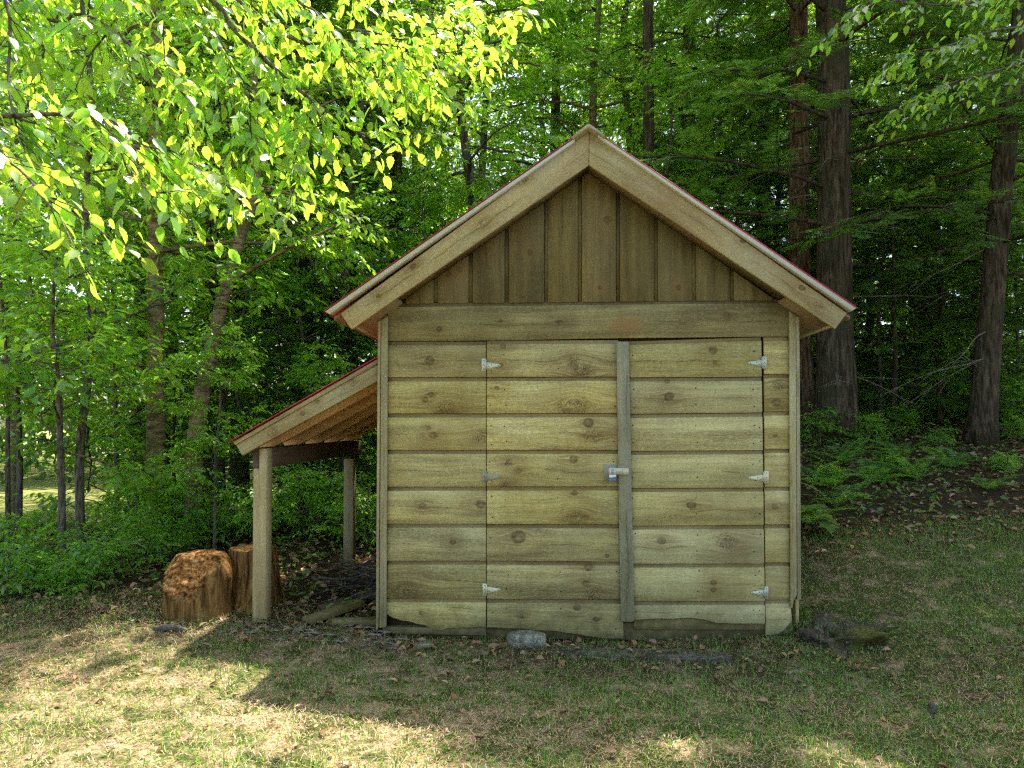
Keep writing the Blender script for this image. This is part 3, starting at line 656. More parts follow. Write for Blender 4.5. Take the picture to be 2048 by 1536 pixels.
def twig_leaves(lst, p0, p1, n, size, droop=.45, flat=.35):
    """alternate leaves along a twig; gathered into lst"""
    t = np.linspace(.15, 1.0, n); p = p0 + (p1 - p0) * t[:, None]; d = norm(p1 - p0)
    side = norm(np.cross(d, [0, 0, 1.0])); s = np.where(np.arange(n) % 2, 1, -1)[:, None]
    ax_ = norm(d * .55 + side * s * .8 + np.array([0, 0, -droop]) + rv(n, .22)); ax_[-1] = norm(d + np.array([0, 0, -droop]))
    nr = norm(np.array([0, 0, 1.0]) + rv(n, flat))
    lst.append((p + rv(n, .008), ax_, nr, size * rng.uniform(.65, 1.15, n)))
def flush(A, lst, **kw):
    leafset(A, np.concatenate([q[0] for q in lst]), np.concatenate([q[1] for q in lst]), np.concatenate([q[2] for q in lst]), np.concatenate([q[3] for q in lst]), **kw)

def broad_tree(seed, H, r0, z0, spread, nb, leaf, path=None, nsub=7, ntw=4, nl=9, barkm='bark_grey', leafm='leaf_mid', up=.35, pw=.8):
    """returns (trunk mesh, crown mesh) at the origin; path = list of trunk points"""
    global rng
    rng = np.random.default_rng(seed); T = Acc(); lst = []
    if path is None:
        k = 7; path = [np.array([rng.normal() * .02 * H * t, rng.normal() * .02 * H * t, H * t]) for t in np.linspace(0, 1, k)]; path[0] = np.zeros(3)
    tp = curve(path, 5); m = len(tp); s = np.linspace(0, 1, m); rad = r0 * (1 - s) ** .75 + .008; rad[0] *= 1.35; rad[1] *= 1.1
    tv, tf = tube(tp, rad, 10, rough=.05); T.add(tv, tf); zz = tp[:, 2]
    for b in range(nb):
        u = (b + rng.uniform(0, 1)) / nb; hz = z0 + (zz[-1] - z0) * (u ** .9) * .98; i = min(m - 2, max(1, int(np.searchsorted(zz, hz)))); p = tp[i] if zz[i] > 0 else tp[1]
        az = b * 2.4 + rng.uniform(-.5, .5); L = spread * (1 - .62 * u ** 1.3) * rng.uniform(.7, 1.15)
        d = np.array([math.cos(az), math.sin(az), up * rng.uniform(.3, 1.6) + .5 * u]); d = d / np.linalg.norm(d)
        bp = [p]; dd = d.copy(); kk = 6
        for q in range(kk):
            dd = norm(dd + rv(1, .16)[0] + np.array([0, 0, -.10])); bp.append(bp[-1] + dd * L / kk)
        bp = np.array(bp); rb = max(.006, rad[i] * .42) * np.linspace(1, .16, len(bp)); tv, tf = tube(bp, rb, 5); T.add(tv, tf)
        for q in range(nsub):
            t = rng.uniform(.22, 1.0); j = min(kk - 1, int(t * kk)); sp = bp[j] + (bp[j + 1] - bp[j]) * (t * kk - j if t < 1 else 1)
            bd = norm(bp[j + 1] - bp[j]); sd_ = norm(np.cross(bd, [0, 0, 1.0])) * (1 if q % 2 else -1)
            sdir = norm(bd * .55 + sd_ * .8 + rv(1, .25)[0]); sl_ = L * .38 * (1.15 - t * .6) * rng.uniform(.6, 1.2)
            s1 = sp + sdir * sl_ * .5; s2 = s1 + norm(sdir + np.array([0, 0, -.25]) + rv(1, .15)[0]) * sl_ * .5
            tv, tf = tube(np.array([sp, s1, s2]), [.006, .004, .002], 3, cap=False); T.add(tv, tf)
            for w_ in range(ntw):
                tt = rng.uniform(.15, 1.0); a0 = sp + (s1 - sp) * tt * 2 if tt < .5 else s1 + (s2 - s1) * (tt * 2 - 1)
                wd = norm(sdir * .6 + norm(np.cross(sdir, [0, 0, 1.0])) * (1 if w_ % 2 else -1) * .7 + rv(1, .25)[0] + np.array([0, 0, -.1]))
                twig_leaves(lst, a0, a0 + wd * rng.uniform(.22, .42) * (leaf / .075) ** .5, nl, leaf)
    A = Acc(); flush(A, lst)
    return T.mesh('trunk', M[barkm], True), A.mesh('crown', M[leafm])

# hemlock sprays
def spray():
    V = []; Q = []
    for k in range(9):
        t = .06 + k * .105; ln = (.42 * (1 - t) + .10) * .9
        for s in (-1, 1):
            b = len(V); d = np.array([.62, s * .78, -.06]); n_ = np.array([-.78 * s, .62, 0]) * .036
            p = np.array([t, 0, 0.0]); V += [p, p + d * ln * .5 + n_, p + d * ln, p + d * ln * .5 - n_]; Q.append((b, b + 1, b + 2, b + 3))
    b = len(V); V += [np.array([0, .012, 0]), np.array([0, -.012, 0]), np.array([1, 0, -.03]), np.array([.7, .05, 0])]; Q.append((b, b + 1, b + 2, b + 3))
    return np.array(V), [np.array(Q)]
SPV, SPF = spray()
def hemlock(seed, H, r0, z0, spread, nb, size=.30, bare=14, nsub=9, lean=0.0, side=None):
    global rng
    rng = np.random.default_rng(seed); T = Acc(); D = Acc(); pos = []; axs = []; nrs = []; sz = []
    path = np.array([[lean * H * t * .5 + rng.normal() * .05 * t, rng.normal() * .05 * t, H * t] for t in np.linspace(0, 1, 9)]); tp = curve(path, 5); m = len(tp)
    s = np.linspace(0, 1, m); rad = r0 * (1 - s) ** .8 + .01; rad[:3] *= [1.35, 1.12, 1.04]
    tv, tf = tube(tp, rad, 22, rough=.05); T.add(tv, tf)
    def limb(p, az, L, el, alive, r):
        d = np.array([math.cos(az) * math.cos(el), math.sin(az) * math.cos(el), math.sin(el)]); bp = [p]; k = 6
        for q in range(k): d = norm(d + rv(1, .07)[0] + np.array([0, 0, -.055])); bp.append(bp[-1] + d * L / k)
        bp = np.array(bp); tv, tf = tube(bp, r * np.linspace(1, .2, k + 1), 5); (T if alive else D).add(tv, tf)
        for q in range(nsub if alive else 4):
            t = .18 + .82 * (q + rng.uniform(0, 1)) / nsub if alive else rng.uniform(.2, .9)
            t = min(t, .999); j = int(t * k); sp = bp[j] + (bp[j + 1] - bp[j]) * (t * k - j); bd = norm(bp[j + 1] - bp[j]); sd_ = norm(np.cross(bd, [0, 0, 1.0])) * (1 if q % 2 else -1)
            sl_ = L * (.45 - .30 * t) * rng.uniform(.7, 1.3); dr_ = norm(bd * .7 + sd_ * .75 + rv(1, .12)[0] + np.array([0, 0, -.06])); e_ = sp + dr_ * sl_ + np.array([0, 0, -.10 * sl_])
            tv, tf = tube(np.array([sp, e_]), [.005, .002], 3, cap=False); (T if alive else D).add(tv, tf)
            if alive:
                ns = max(2, int(sl_ / .14))
                for w_ in range(ns):
                    u = (w_ + .5) / ns; a0 = sp + (e_ - sp) * u; sw = norm(np.cross(dr_, [0, 0, 1.0])) * (1 if w_ % 2 else -1)
                    pos.append(a0); axs.append(norm(dr_ * .8 + sw * .6 + rv(1, .15)[0] + np.array([0, 0, -.12]))); nrs.append(norm(np.array([0, 0, 1.0]) + rv(1, .22)[0])); sz.append(size * rng.uniform(.7, 1.2))
                pos.append(e_); axs.append(dr_); nrs.append(np.array([0, 0, 1.0])); sz.append(size)
        if alive: pos.append(bp[-1]); axs.append(d); nrs.append(np.array([0, 0, 1.0])); sz.append(size * 1.2)
    for b in range(nb):
        u = (b + rng.uniform(0, 1)) / nb; hz = z0 + (H * .98 - z0) * u; i = min(m - 1, int(hz / H * (m - 1)))
        L = spread * (1 - u) ** .7 * rng.uniform(.65, 1.15) + .25; az = b * 2.4 + rng.uniform(-.6, .6)
        limb(tp[i], az, L, rng.uniform(-.05, .30), True, max(.008, rad[i] * .16))
    for b in range(bare):
        hz = rng.uniform(.9, z0 + 2.5); i = min(m - 1, max(1, int(hz / H * (m - 1)))); limb(tp[i], rng.uniform(0, 6.28), rng.uniform(.4, 1.5), rng.uniform(-.3, .15), False, .010)
    A = Acc(); V, Fs = scatter(SPV, SPF, np.array(pos), frames(np.array(axs), np.array(nrs)), np.array(sz)); A.add(V, Fs)
    return T.mesh('trunk', M['bark_hem'], True), A.mesh('crown', M['hemlock']), (D.mesh('dead_branches', M['dead']) if bare else None)

def tree(name, meshes, loc, label, rot=0, scale=1, group=None, cat='tree'):
    e = empty(name, loc, label, cat, group); e.rotation_euler[2] = rot; e.scale = (scale,) * 3
    for n_, me in zip(('trunk', 'crown', 'dead_branches'), meshes):
        if me is not None:
            o = link(n_, me, e)
            if n_ == 'dead_branches': o['kind'] = 'stuff'
    return e
def spot(px, depth):            # ground point under picture column px at a distance
    d = ray(px, 850); d = d / math.hypot(d[0], d[1]) ; fw = np.array([-math.sin(YAW), math.cos(YAW)])
    t = depth / (d[0] * fw[0] + d[1] * fw[1]); x, y = CAM[0] + d[0] * t, CAM[1] + d[1] * t
    return G(x, y, -.03)
def at(px, py, depth):
    d = ray(px, py); fw = np.array([-math.sin(YAW), math.cos(YAW), 0]); return CAM + d * (depth / d.dot(fw))

# ------------------------------------------------------------------ trees left of the shed
b0 = spot(313, 7.0)
path = [at(312, y_, 7.0) - b0 for y_ in (1085, 900, 700, 450, 200, 0, -300, -700, -1200)]; path[0] = np.array([0, 0, 0.0])
mb = broad_tree(21, 9, .086, 2.6, 2.6, 40, .085, path, 8, 4, 10, 'bark_birch')
tree('birch_tree', mb, b0, 'straight slender tree with mossy yellowish bark, left of the leaning trunk', cat='tree')
b0 = spot(388, 6.9)
path = [at(x_, y_, 6.9 + k * .1) - b0 for k, (x_, y_) in enumerate([(382, 1075), (388, 930), (402, 800), (425, 690), (448, 590), (482, 470), (505, 400), (520, 250), (500, 60), (520, -250), (480, -700)])]; path[0] = np.array([0, 0, 0.0])
mb = broad_tree(22, 8, .082, 2.6, 2.4, 32, .085, path, 8, 4, 10, 'bark_birch')
tree('birch_tree', mb, b0, 'leaning tree with curved brown trunk beside the straight one, left of shed')
b0 = spot(127, 5.6)
path = [at(x_, y_, 5.6) - b0 for x_, y_ in [(127, 1115), (124, 1000), (120, 880), (118, 780), (105, 650), (112, 520)]]; path[0] = np.array([0, 0, 0.0])
mb = broad_tree(23, 4, .022, .9, 1.3, 16, .08, path, 6, 4, 8, 'bark_twig')
tree('sapling', mb, b0, 'thin forked sapling nearest the sunny meadow at far left')
sapA = broad_tree(31, 3.2, .016, .5, 1.0, 16, .08, None, 6, 4, 8, 'bark_twig')
sapB = broad_tree(32, 4.6, .022, .8, 1.3, 18, .08, None, 6, 4, 8, 'bark_twig')
shrA = broad_tree(33, 1.1, .008, .08, .62, 14, .075, None, 5, 3, 7, 'bark_twig', up=.7)
shrC = broad_tree(35, .9, .008, .06, .6, 9, .12, None, 4, 2, 6, 'bark_twig', 'leaf_dark', up=.6)
shrB = broad_tree(34, .7, .006, .05, .5, 12, .07, None, 5, 3, 7, 'bark_twig', up=.6)
brA = broad_tree(41, 12, .09, 1.5, 2.9, 40, .10, None, 9, 4, 10, 'bark_grey')
brB = broad_tree(42, 15, .10, 2.5, 3.4, 38, .11, None, 8, 4, 9, 'bark_grey', 'leaf_dark')
brC = broad_tree(43, 13, .09, 2.0, 2.7, 38, .10, None, 9, 4, 10, 'bark_birch')
heA = hemlock(51, 17, .205, 2.3, 2.9, 84, .34)
heD = hemlock(54, 20, .135, 5.6, 2.6, 70, .34, bare=22)
heB = hemlock(52, 15, .17, 2.0, 2.5, 74, .32)
heE = hemlock(56, 18, .085, 3.0, 1.5, 30, .32, bare=10, nsub=7)  # hemlock added so its sparse crown breaks up the sunlit lawn in front
heC = hemlock(53, 4.2, .035, .35, 1.2, 46, .22, bare=0, nsub=7)
GB = 'leafy trees deep in the forest'; GS = 'saplings of the understory'
for k, (px, dep, me, rt, s_, lab) in enumerate([
    (40, 8.5, sapB, .5, 1.25, 'tall leafy sapling at the left picture edge behind the forked sapling'),
    (165, 6.4, sapB, 1.9, 1.35, 'leafy sapling between the forked sapling and the straight tree'),
    (235, 8.8, sapA, 3.2, 1.3, 'small sapling just left of the straight tree, farther back'),
    (20, 6.6, sapA, 4.0, 1.0, 'low leafy sapling at the far left edge before the meadow'),
    (470, 8.6, sapB, 2.7, .9, 'leafy sapling right of the leaning trunk, above the lean-to eave'),
    (600, 9.4, sapB, 5.1, 1.0, 'leafy sapling seen above the lean-to roof'),
    (430, 6.2, sapA, 1.0, .62, 'small bushy sapling between leaning trunk and lean-to post'),
    (640, 7.7, sapA, .3, .6, 'small bushy sapling seen through the open lean-to'),
    (1760, 9.5, sapA, .9, 1.1, 'sunlit leafy sapling right of the big hemlock trunk'),
    (1900, 11.5, sapB, 2.2, .8, 'leafy sapling between the two large right-hand trunks'),
    (2040, 10.5, sapA, 3.1, 1.2, 'leafy sapling at the right picture edge behind the leaning trunk'),
    (850, 10.2, sapB, 1.4, 1.1, 'leafy sapling rising behind the left roof slope'),
    (1340, 9.8, sapB, 4.4, 1.15, 'leafy sapling rising behind the right roof slope')]):
    tree('sapling', me, spot(px, dep), lab, rt, s_, GS, 'sapling')
for k, (px, dep, me, rt, s_, lab) in enumerate([
    (30, 10.5, brC, 1.4, .8, 'leafy tree left of the straight tree, before the meadow'),
    (330, 11.0, brC, 3.3, .8, 'leafy tree between the straight and the leaning trunk, farther back'),
    (440, 9.6, brA, 5.2, .7, 'leafy tree just behind the leaning trunk'),
    (690, 10.0, brA, 2.5, .8, 'leafy tree above the upper lean-to roof'),
    (-190, 9.0, brA, .4, .95, 'broadleaf tree crown spilling in at the upper left edge'),
    (290, 23.0, brC, 2.0, 1.0, 'slim trunked tree at the right end of the sunny meadow'),
    (520, 11.5, brC, 2.9, .85, 'pale trunked tree above the lean-to, behind the leaning tree'),
    (590, 13.5, brA, 1.3, 1.0, 'grey trunked tree right behind the lean-to roof'),
    (930, 10.5, brA, 3.7, 1.0, 'grey trunked leafy tree seen left of the roof peak'),
    (965, 13.0, brB, .8, .9, 'second grey trunk left of the roof peak, farther back'),
    (1185, 12.5, brC, 5.0, 1.05, 'slim grey trunk just above the roof peak'),
    (1245, 14.0, brB, 1.9, 1.0, 'grey trunk rising right of the roof peak'),
    (1420, 16.0, brA, .2, 1.1, 'leafy tree in the gap right of the roof peak, far back'),
    (1800, 15.5, brB, 4.2, 1.0, 'leafy tree between the right-hand hemlocks, far back'),
    (2120, 13.0, brA, 2.2, 1.0, 'leafy tree beyond the leaning trunk at right edge'),
    (380, 17.5, brB, 3.0, 1.0, 'dark leafy tree far behind the straight tree'),
    (760, 16.5, brB, 5.6, 1.05, 'dark leafy tree far behind the left eave'),
    (1075, 18.5, brA, 1.0, 1.2, 'leafy tree far behind the roof peak'),
    (1630, 19.0, brA, 2.0, 1.2, 'leafy tree far behind the twin hemlock trunks'),
    (1990, 19.5, brC, 3.9, 1.2, 'slim trunked tree far back at right'),
    (60, 33.0, brA, 1.1, 1.1, 'leafy tree on the far side of the sunny meadow')]):
    tree('broadleaf_tree', me, spot(px, dep), lab, rt, s_, GB)
# hemlocks
b0 = spot(1672, 8.4)
tree('hemlock_tree', heA, b0, 'thick dark hemlock trunk nearest the right eave', .6, 1.0)
heD[0].materials[0] = M['bark_lit']
tree('hemlock_tree', heD, spot(1604, 9.3), 'hemlock trunk with sunlit tone in its bark, left of the thick one', 2.2, 1.0)
hl = hemlock(55, 14, .138, 2.2, 2.6, 66, .32, lean=.20)
tree('hemlock_tree', hl, spot(1958, 7.9), 'leaning hemlock trunk near the right picture edge', 0, .92)
for px, dep, me, rt, s_, lab in [
    (480, 12.5, heB, 4.0, .95, 'hemlock trunk in the shade behind the leaning tree'),
    (700, 12.5, heB, 1.0, .9, 'hemlock standing behind the left eave'),
    (1300, 9.8, heE, .4, 1.0, 'slender sparse hemlock added behind the right roof slope to dapple the lawn'),
    (1380, 12.8, heB, 3.0, 1.0, 'hemlock with bare lower branches right of the roof peak'),
    (1530, 13.8, heA, 5.0, .8, 'hemlock half hidden behind the right roof slope'),
    (1860, 12.0, heB, .5, 1.0, 'hemlock with low sweeping branches between the right-hand trunks'),
    (1985, 15.0, heB, 1.7, .8, 'thin hemlock trunk far back at right'),
    (280, 13.0, heB, 2.6, .9, 'hemlock in the shade left of the straight tree'),
    (420, 10.5, heB, .7, .75, 'hemlock with silvery shade between the leaning tree and the lean-to'),
    (610, 10.8, heB, 3.9, .8, 'hemlock rising right above the lean-to roof'),
    (790, 11.5, heB, 5.5, .85, 'hemlock behind the middle of the left roof slope'),
(1110, 15.5, heB, 4.7, 1.0, 'hemlock just left behind the roof peak'),
    (830, 19.0, heA, 2.0, 1.0, 'tall hemlock far behind the left roof slope'),
    (1280, 20.0, heA, 3.3, 1.0, 'tall hemlock far behind the right of the peak')]:
    tree('hemlock_tree', me, spot(px, dep), lab, rt, s_, 'hemlocks of the forest')
for px, dep, rt, s_, lab in [
    (560, 8.8, 0, .62, 'young hemlock behind the lean-to beam'), (450, 8.0, 2, .5, 'dark young hemlock left of the front post'),
    (700, 9.6, 1, .7, 'young hemlock behind the rear post'), (350, 7.6, 3, .5, 'bushy young hemlock between the two slender trees'),
    (1790, 8.8, 4, .75, 'young hemlock right of the thick trunk'), (1880, 9.5, 5, .9, 'feathery young hemlock before the leaning trunk'),
    (2060, 8.6, .7, .7, 'young hemlock at the right picture edge'), (1480, 10.5, 2.5, 1.0, 'young hemlock behind the right roof slope'),
    (640, 11.0, 5.3, 1.0, 'young hemlock behind the lean-to roof'),
    (1830, 10.2, 1.3, 1.5, 'tall feathery hemlock filling the gap between the right-hand trunks'), (1740, 11.5, 2.9, 1.6, 'tall young hemlock just right of the thick trunk, farther back'),
    (1950, 11.0, 4.6, 1.4, 'tall young hemlock behind the leaning trunk'), (2080, 11.8, .2, 1.5, 'tall young hemlock beyond the right picture edge'),
    (1560, 12.0, 3.5, 1.5, 'tall young hemlock behind the right end of the roof'), (1440, 12.4, 5.9, 1.6, 'tall young hemlock behind the middle of the right roof slope')]:
    tree('young_hemlock', heC, spot(px, dep), lab, rt, s_, 'young hemlocks of the understory')

def fnoise_(x, y, s): return np.array([mnoise.noise((a * s, b * s, 4.4)) for a, b in zip(x, y)])
# far wood that closes the view
rng = np.random.default_rng(77); A = Acc(); lst = []
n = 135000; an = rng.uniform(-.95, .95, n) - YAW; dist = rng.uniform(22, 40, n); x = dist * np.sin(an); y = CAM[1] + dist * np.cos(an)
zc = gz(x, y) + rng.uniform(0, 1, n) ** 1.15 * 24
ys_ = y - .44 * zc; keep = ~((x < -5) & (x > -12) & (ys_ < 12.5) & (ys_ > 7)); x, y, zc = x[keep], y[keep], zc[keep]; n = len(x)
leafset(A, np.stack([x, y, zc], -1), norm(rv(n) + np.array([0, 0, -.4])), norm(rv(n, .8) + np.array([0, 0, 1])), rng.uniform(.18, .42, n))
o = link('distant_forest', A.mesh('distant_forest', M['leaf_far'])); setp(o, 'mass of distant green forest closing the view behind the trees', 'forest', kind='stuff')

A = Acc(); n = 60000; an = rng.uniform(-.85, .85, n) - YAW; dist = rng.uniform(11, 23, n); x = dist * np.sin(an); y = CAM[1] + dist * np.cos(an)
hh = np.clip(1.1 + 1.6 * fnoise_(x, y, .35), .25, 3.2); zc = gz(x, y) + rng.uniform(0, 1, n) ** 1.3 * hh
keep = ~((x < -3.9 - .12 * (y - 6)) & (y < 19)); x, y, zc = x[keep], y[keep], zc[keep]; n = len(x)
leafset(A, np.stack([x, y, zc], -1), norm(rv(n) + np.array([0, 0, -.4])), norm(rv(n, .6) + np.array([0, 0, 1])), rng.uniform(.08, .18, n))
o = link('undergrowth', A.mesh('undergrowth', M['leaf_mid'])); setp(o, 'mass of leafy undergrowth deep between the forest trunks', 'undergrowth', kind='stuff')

# ------------------------------------------------------------------ branch hanging in at the upper left
rng = np.random.default_rng(5)
ot = empty('overhanging_tree', G(-4.6, -1.6), 'broadleaf tree whose sunlit yellow-green branch hangs in at upper left', 'tree')
def rel(p, e): return np.asarray(p) - np.array(e.location)
tp = curve([G(-4.6, -1.6, -.05), G(-4.55, -1.5, 1.5), G(-4.4, -1.3, 3.2), G(-4.3, -1.2, 5.2), G(-4.2, -1.1, 7.5)], 5)
tv, tf = tube(tp, np.linspace(.13, .05, len(tp)), 10, rough=.05); link('trunk', mesh('trunk', rel(tv, ot), tf, M['bark_grey'], True), ot)
hub = tp[10]; hub2 = tp[14]
LIMBS = [  # (points: px, py, depth), base radius
 ([(-250, -420, 3.3), (100, -220, 3.3), (390, -30, 3.2), (470, 60, 3.2), (520, 110, 3.2), (610, 190, 3.25), (700, 255, 3.3), (760, 276, 3.35), (830, 262, 3.4)], .016, hub2),
 ([(200, -300, 3.5), (420, -60, 3.4), (515, 35, 3.35), (590, 80, 3.3), (625, 88, 3.3), (680, 80, 3.3), (760, 88, 3.3), (880, 105, 3.35), (940, 96, 3.4)], .014, None),
 ([(600, 70, 3.3), (720, 60, 3.3), (810, 80, 3.35), (900, 60, 3.4), (990, 40, 3.4), (1065, 0, 3.45)], .007, None),
 ([(385, -20, 3.1), (420, 50, 3.1), (450, 150, 3.05), (468, 260, 3.0), (440, 340, 3.0)], .006, None),
 ([(430, 60, 3.0), (470, 140, 3.0), (500, 215, 3.0), (498, 310, 3.0), (520, 380, 3.05)], .005, None),
 ([(-420, 120, 2.6), (-150, 225, 2.5), (0, 232, 2.45), (110, 228, 2.45), (205, 238, 2.45), (252, 260, 2.5), (290, 292, 2.5), (340, 300, 2.55), (400, 340, 2.6)], .008, hub),
 ([(-120, -60, 2.9), (100, 40, 2.85), (150, 28, 2.8), (205, 45, 2.8), (262, 92, 2.8), (305, 125, 2.8), (370, 190, 2.85)], .007, hub2),
 ([(-60, -150, 2.7), (10, 0, 2.6), (20, 80, 2.55), (16, 160, 2.5), (30, 240, 2.45), (60, 330, 2.4)], .006, hub2),
 ([(-200, 180, 2.3), (-40, 290, 2.2), (40, 340, 2.15), (90, 400, 2.1), (120, 430, 2.1)], .005, hub),
 ([(205, 238, 2.45), (240, 300, 2.4), (260, 350, 2.4), (300, 380, 2.4), (360, 390, 2.45)], .004, None),
 ([(610, 190, 3.25), (640, 240, 3.2), (600, 300, 3.2), (580, 350, 3.2)], .004, None),
 ([(300, -200, 3.0), (250, -60, 2.95), (230, 40, 2.9), (180, 110, 2.85), (150, 180, 2.85)], .006, hub2),
 ([(520, 110, 3.2), (560, 180, 3.2), (600, 250, 3.25), (660, 310, 3.3)], .004, None),
 ([(760, 88, 3.3), (800, 130, 3.3), (850, 160, 3.35), (890, 200, 3.4)], .004, None),
 ([(640, -120, 3.6), (700, -20, 3.6), (760, 30, 3.6), (850, 30, 3.6), (930, 20, 3.6)], .007, hub2),
 ([(470, -100, 3.0), (560, -10, 3.0), (640, 30, 3.0), (700, 130, 3.05), (760, 180, 3.1)], .006, hub2),
 ([(100, -120, 3.2), (120, 0, 3.1), (90, 100, 3.1), (60, 170, 3.1)], .005, hub2),
 ([(330, 10, 3.3), (330, 110, 3.3), (370, 230, 3.3), (380, 320, 3.3)], .005, None)]
near = []; lm = []
for pts, r, src in LIMBS:
    w3 = [at(*p) for p in pts]
    if src is not None: w3 = [src] + w3
    cp = curve(w3, 5); n = len(cp); tv, tf = tube(cp, np.linspace(r * (1.4 if src is not None else .75), .0022, n), 7)
    link('limb', mesh('limb', rel(tv, ot), tf, M['bark_twig'], True), ot)
    seg = np.linalg.norm(np.diff(cp, axis=0), axis=1); cs = np.concatenate([[0], np.cumsum(seg)])
    first = next(k for k in range(n) if True)
    s = max(0, cs[-1] - 2.1)
    while s < cs[-1]:
        p = np.array([np.interp(s, cs, cp[:, k]) for k in range(3)]); j = min(n - 2, int(np.searchsorted(cs, s))); d = norm(cp[min(j + 1, n - 1)] - cp[max(0, j - 1)])
        sgn = rng.choice([-1, 1]); sidev = norm(np.cross(d, [0, 0, 1.0])) * sgn
        td = norm(d * .6 + sidev * .75 + np.array([0, 0, -.25]) + rv(1, .25)[0]); ln = rng.uniform(.10, .34)
        tv, tf = tube(np.array([p, p + td * ln * .5, p + td * ln + np.array([0, 0, -.03])]), [.0022, .0016, .001], 4); lm.append((tv, tf))
        nl = max(2, int(ln / .042)); l2 = []
        twig_leaves(l2, p, p + td * ln, nl, .070, .48, .55); near += [(a, b, c, e) for a, b, c, e in zip(*l2[0])]
        s += rng.uniform(.018, .040)
TW = Acc()
for tv, tf in lm: TW.add(rel(tv, ot), tf)
o = link('twigs', TW.mesh('twigs', M['bark_twig']), ot); o['kind'] = 'stuff'
near.sort(key=lambda q: q[0][1])
LM = []
for k in range(5):
    tv, tf = near_leaf(k); LM.append((tv, tf, mesh('leaf', tv, tf, M['leaf_bright'], True)))
def inview(p):
    v = _R.T @ (p - CAM); return v[2] < -.3 and -60 < 1024 - v[0] / v[2] * F < 2100 and -60 < 820 + v[1] / v[2] * F < 1500
vis = [q for q in near if inview(q[0])]; hid = [q for q in near if not inview(q[0])]
big = vis[:300]; rest = vis[300:] + hid
for k, (p, ax_, nr, s_) in enumerate(big):
    Rm = Matrix(frames(ax_[None], nr[None])[0].tolist()).to_4x4(); o = bpy.data.objects.new('leaf', LM[k % 5][2]); col.objects.link(o); o.parent = ot
    o.matrix_basis = Matrix.Translation(rel(p, ot).tolist()) @ Rm @ Matrix.Scale(float(s_), 4)
A = Acc()
for k in range(5):
    q = rest[k::5]
    if q: leafset(A, [rel(a[0], ot) for a in q], [a[1] for a in q], [a[2] for a in q], [a[3] for a in q], LM[k][0], LM[k][1])
o = link('foliage', A.mesh('foliage', M['leaf_bright_i'], True), ot); o['kind'] = 'stuff'
print('near leaves', len(vis), len(hid))

# ------------------------------------------------------------------ branch hanging in at the upper right
rng = np.random.default_rng(6)
ot2 = empty('overhanging_tree', G(4.6, -.6), 'broadleaf tree whose dim leafy branch hangs in at upper right', 'tree')
tp = curve([G(4.6, -.6, -.05), G(4.5, -.5, 1.5), G(4.4, -.4, 3.2), G(4.3, -.3, 5.5)], 5)
tv, tf = tube(tp, np.linspace(.11, .04, len(tp)), 10, rough=.05); link('trunk', mesh('trunk', rel(tv, ot2), tf, M['bark_grey'], True), ot2)
A = Acc(); TW = Acc(); l2 = []
for pts, src in [([(2150, 60, 4.6), (2000, 60, 4.5), (1900, 90, 4.5), (1800, 110, 4.5)], tp[9]), ([(2200, -60, 4.4), (2050, -20, 4.3), (1900, 10, 4.3), (1760, 0, 4.3), (1690, 25, 4.3)], tp[10]),
    ([(2140, 120, 4.9), (2000, 140, 4.8), (1890, 170, 4.8), (1820, 200, 4.8)], tp[9])]:
    cp = curve([src] + [at(*p) for p in pts], 5); tv, tf = tube(cp, np.linspace(.014, .002, len(cp)), 6); link('limb', mesh('limb', rel(tv, ot2), tf, M['bark_twig'], True), ot2)
    for j in range(3, len(cp) - 1):
        for q in range(2):
            p = cp[j] + (cp[j + 1] - cp[j]) * rng.uniform(0, 1); d = norm(cp[j + 1] - cp[j]); td = norm(d * .6 + norm(np.cross(d, [0, 0, 1.0])) * rng.choice([-1, 1]) * .7 + np.array([0, 0, -.25]) + rv(1, .2)[0])
            ln = rng.uniform(.15, .4); twig_leaves(l2, p - np.array(ot2.location), p + td * ln - np.array(ot2.location), int(ln / .05), .07, .5, .4)
            tv, tf = tube(np.array([p, p + td * ln]), [.002, .001], 3, cap=False); TW.add(rel(tv, ot2), tf)
flush(A, l2); o = link('foliage', A.mesh('foliage', M['leaf_dark']), ot2); o['kind'] = 'stuff'; o = link('twigs', TW.mesh('twigs', M['bark_twig']), ot2); o['kind'] = 'stuff'  # darker leaf material paints in the shade on this branch

# ------------------------------------------------------------------ shrubs and ferns
rng = np.random.default_rng(8)
sh_l = [(30, 5.6), (95, 5.2), (160, 5.9), (225, 5.5), (285, 5.9), (345, 6.2), (70, 5.0), (190, 5.1), (275, 6.6), (20, 4.9), (140, 5.0), (420, 6.6), (330, 7.2), (385, 7.4), (470, 7.1), (545, 7.4), (600, 7.0), (680, 7.6), (735, 7.0)]
wh = ['at the far left edge', 'left of the forked sapling', 'right of the forked sapling', 'before the straight tree', 'left of the stumps', 'behind the larger stump', 'behind the far left shrubs', 'behind the forked sapling', 'at the foot of the straight tree', 'lowest at the left edge', 'in front of the meadow', 'between leaning tree and front post', 'left of the leaning tree, farther back', 'at the foot of the leaning tree', 'just left of the front post', 'seen right of the front post', 'in the middle of the lean-to opening', 'left of the rear post', 'right of the rear post']
for k, ((px, dep), wv) in enumerate(zip(sh_l, wh)):
    tree('shrub', (shrA, shrC, shrB, shrC)[k % 4], spot(px, dep), 'leafy green shrub ' + wv, rng.uniform(0, 6), (rng.uniform(.32, .45) if px < 260 else rng.uniform(.35, .55)) if dep < 6.5 else rng.uniform(.45, .9), 'shrubs of the undergrowth', 'shrub')
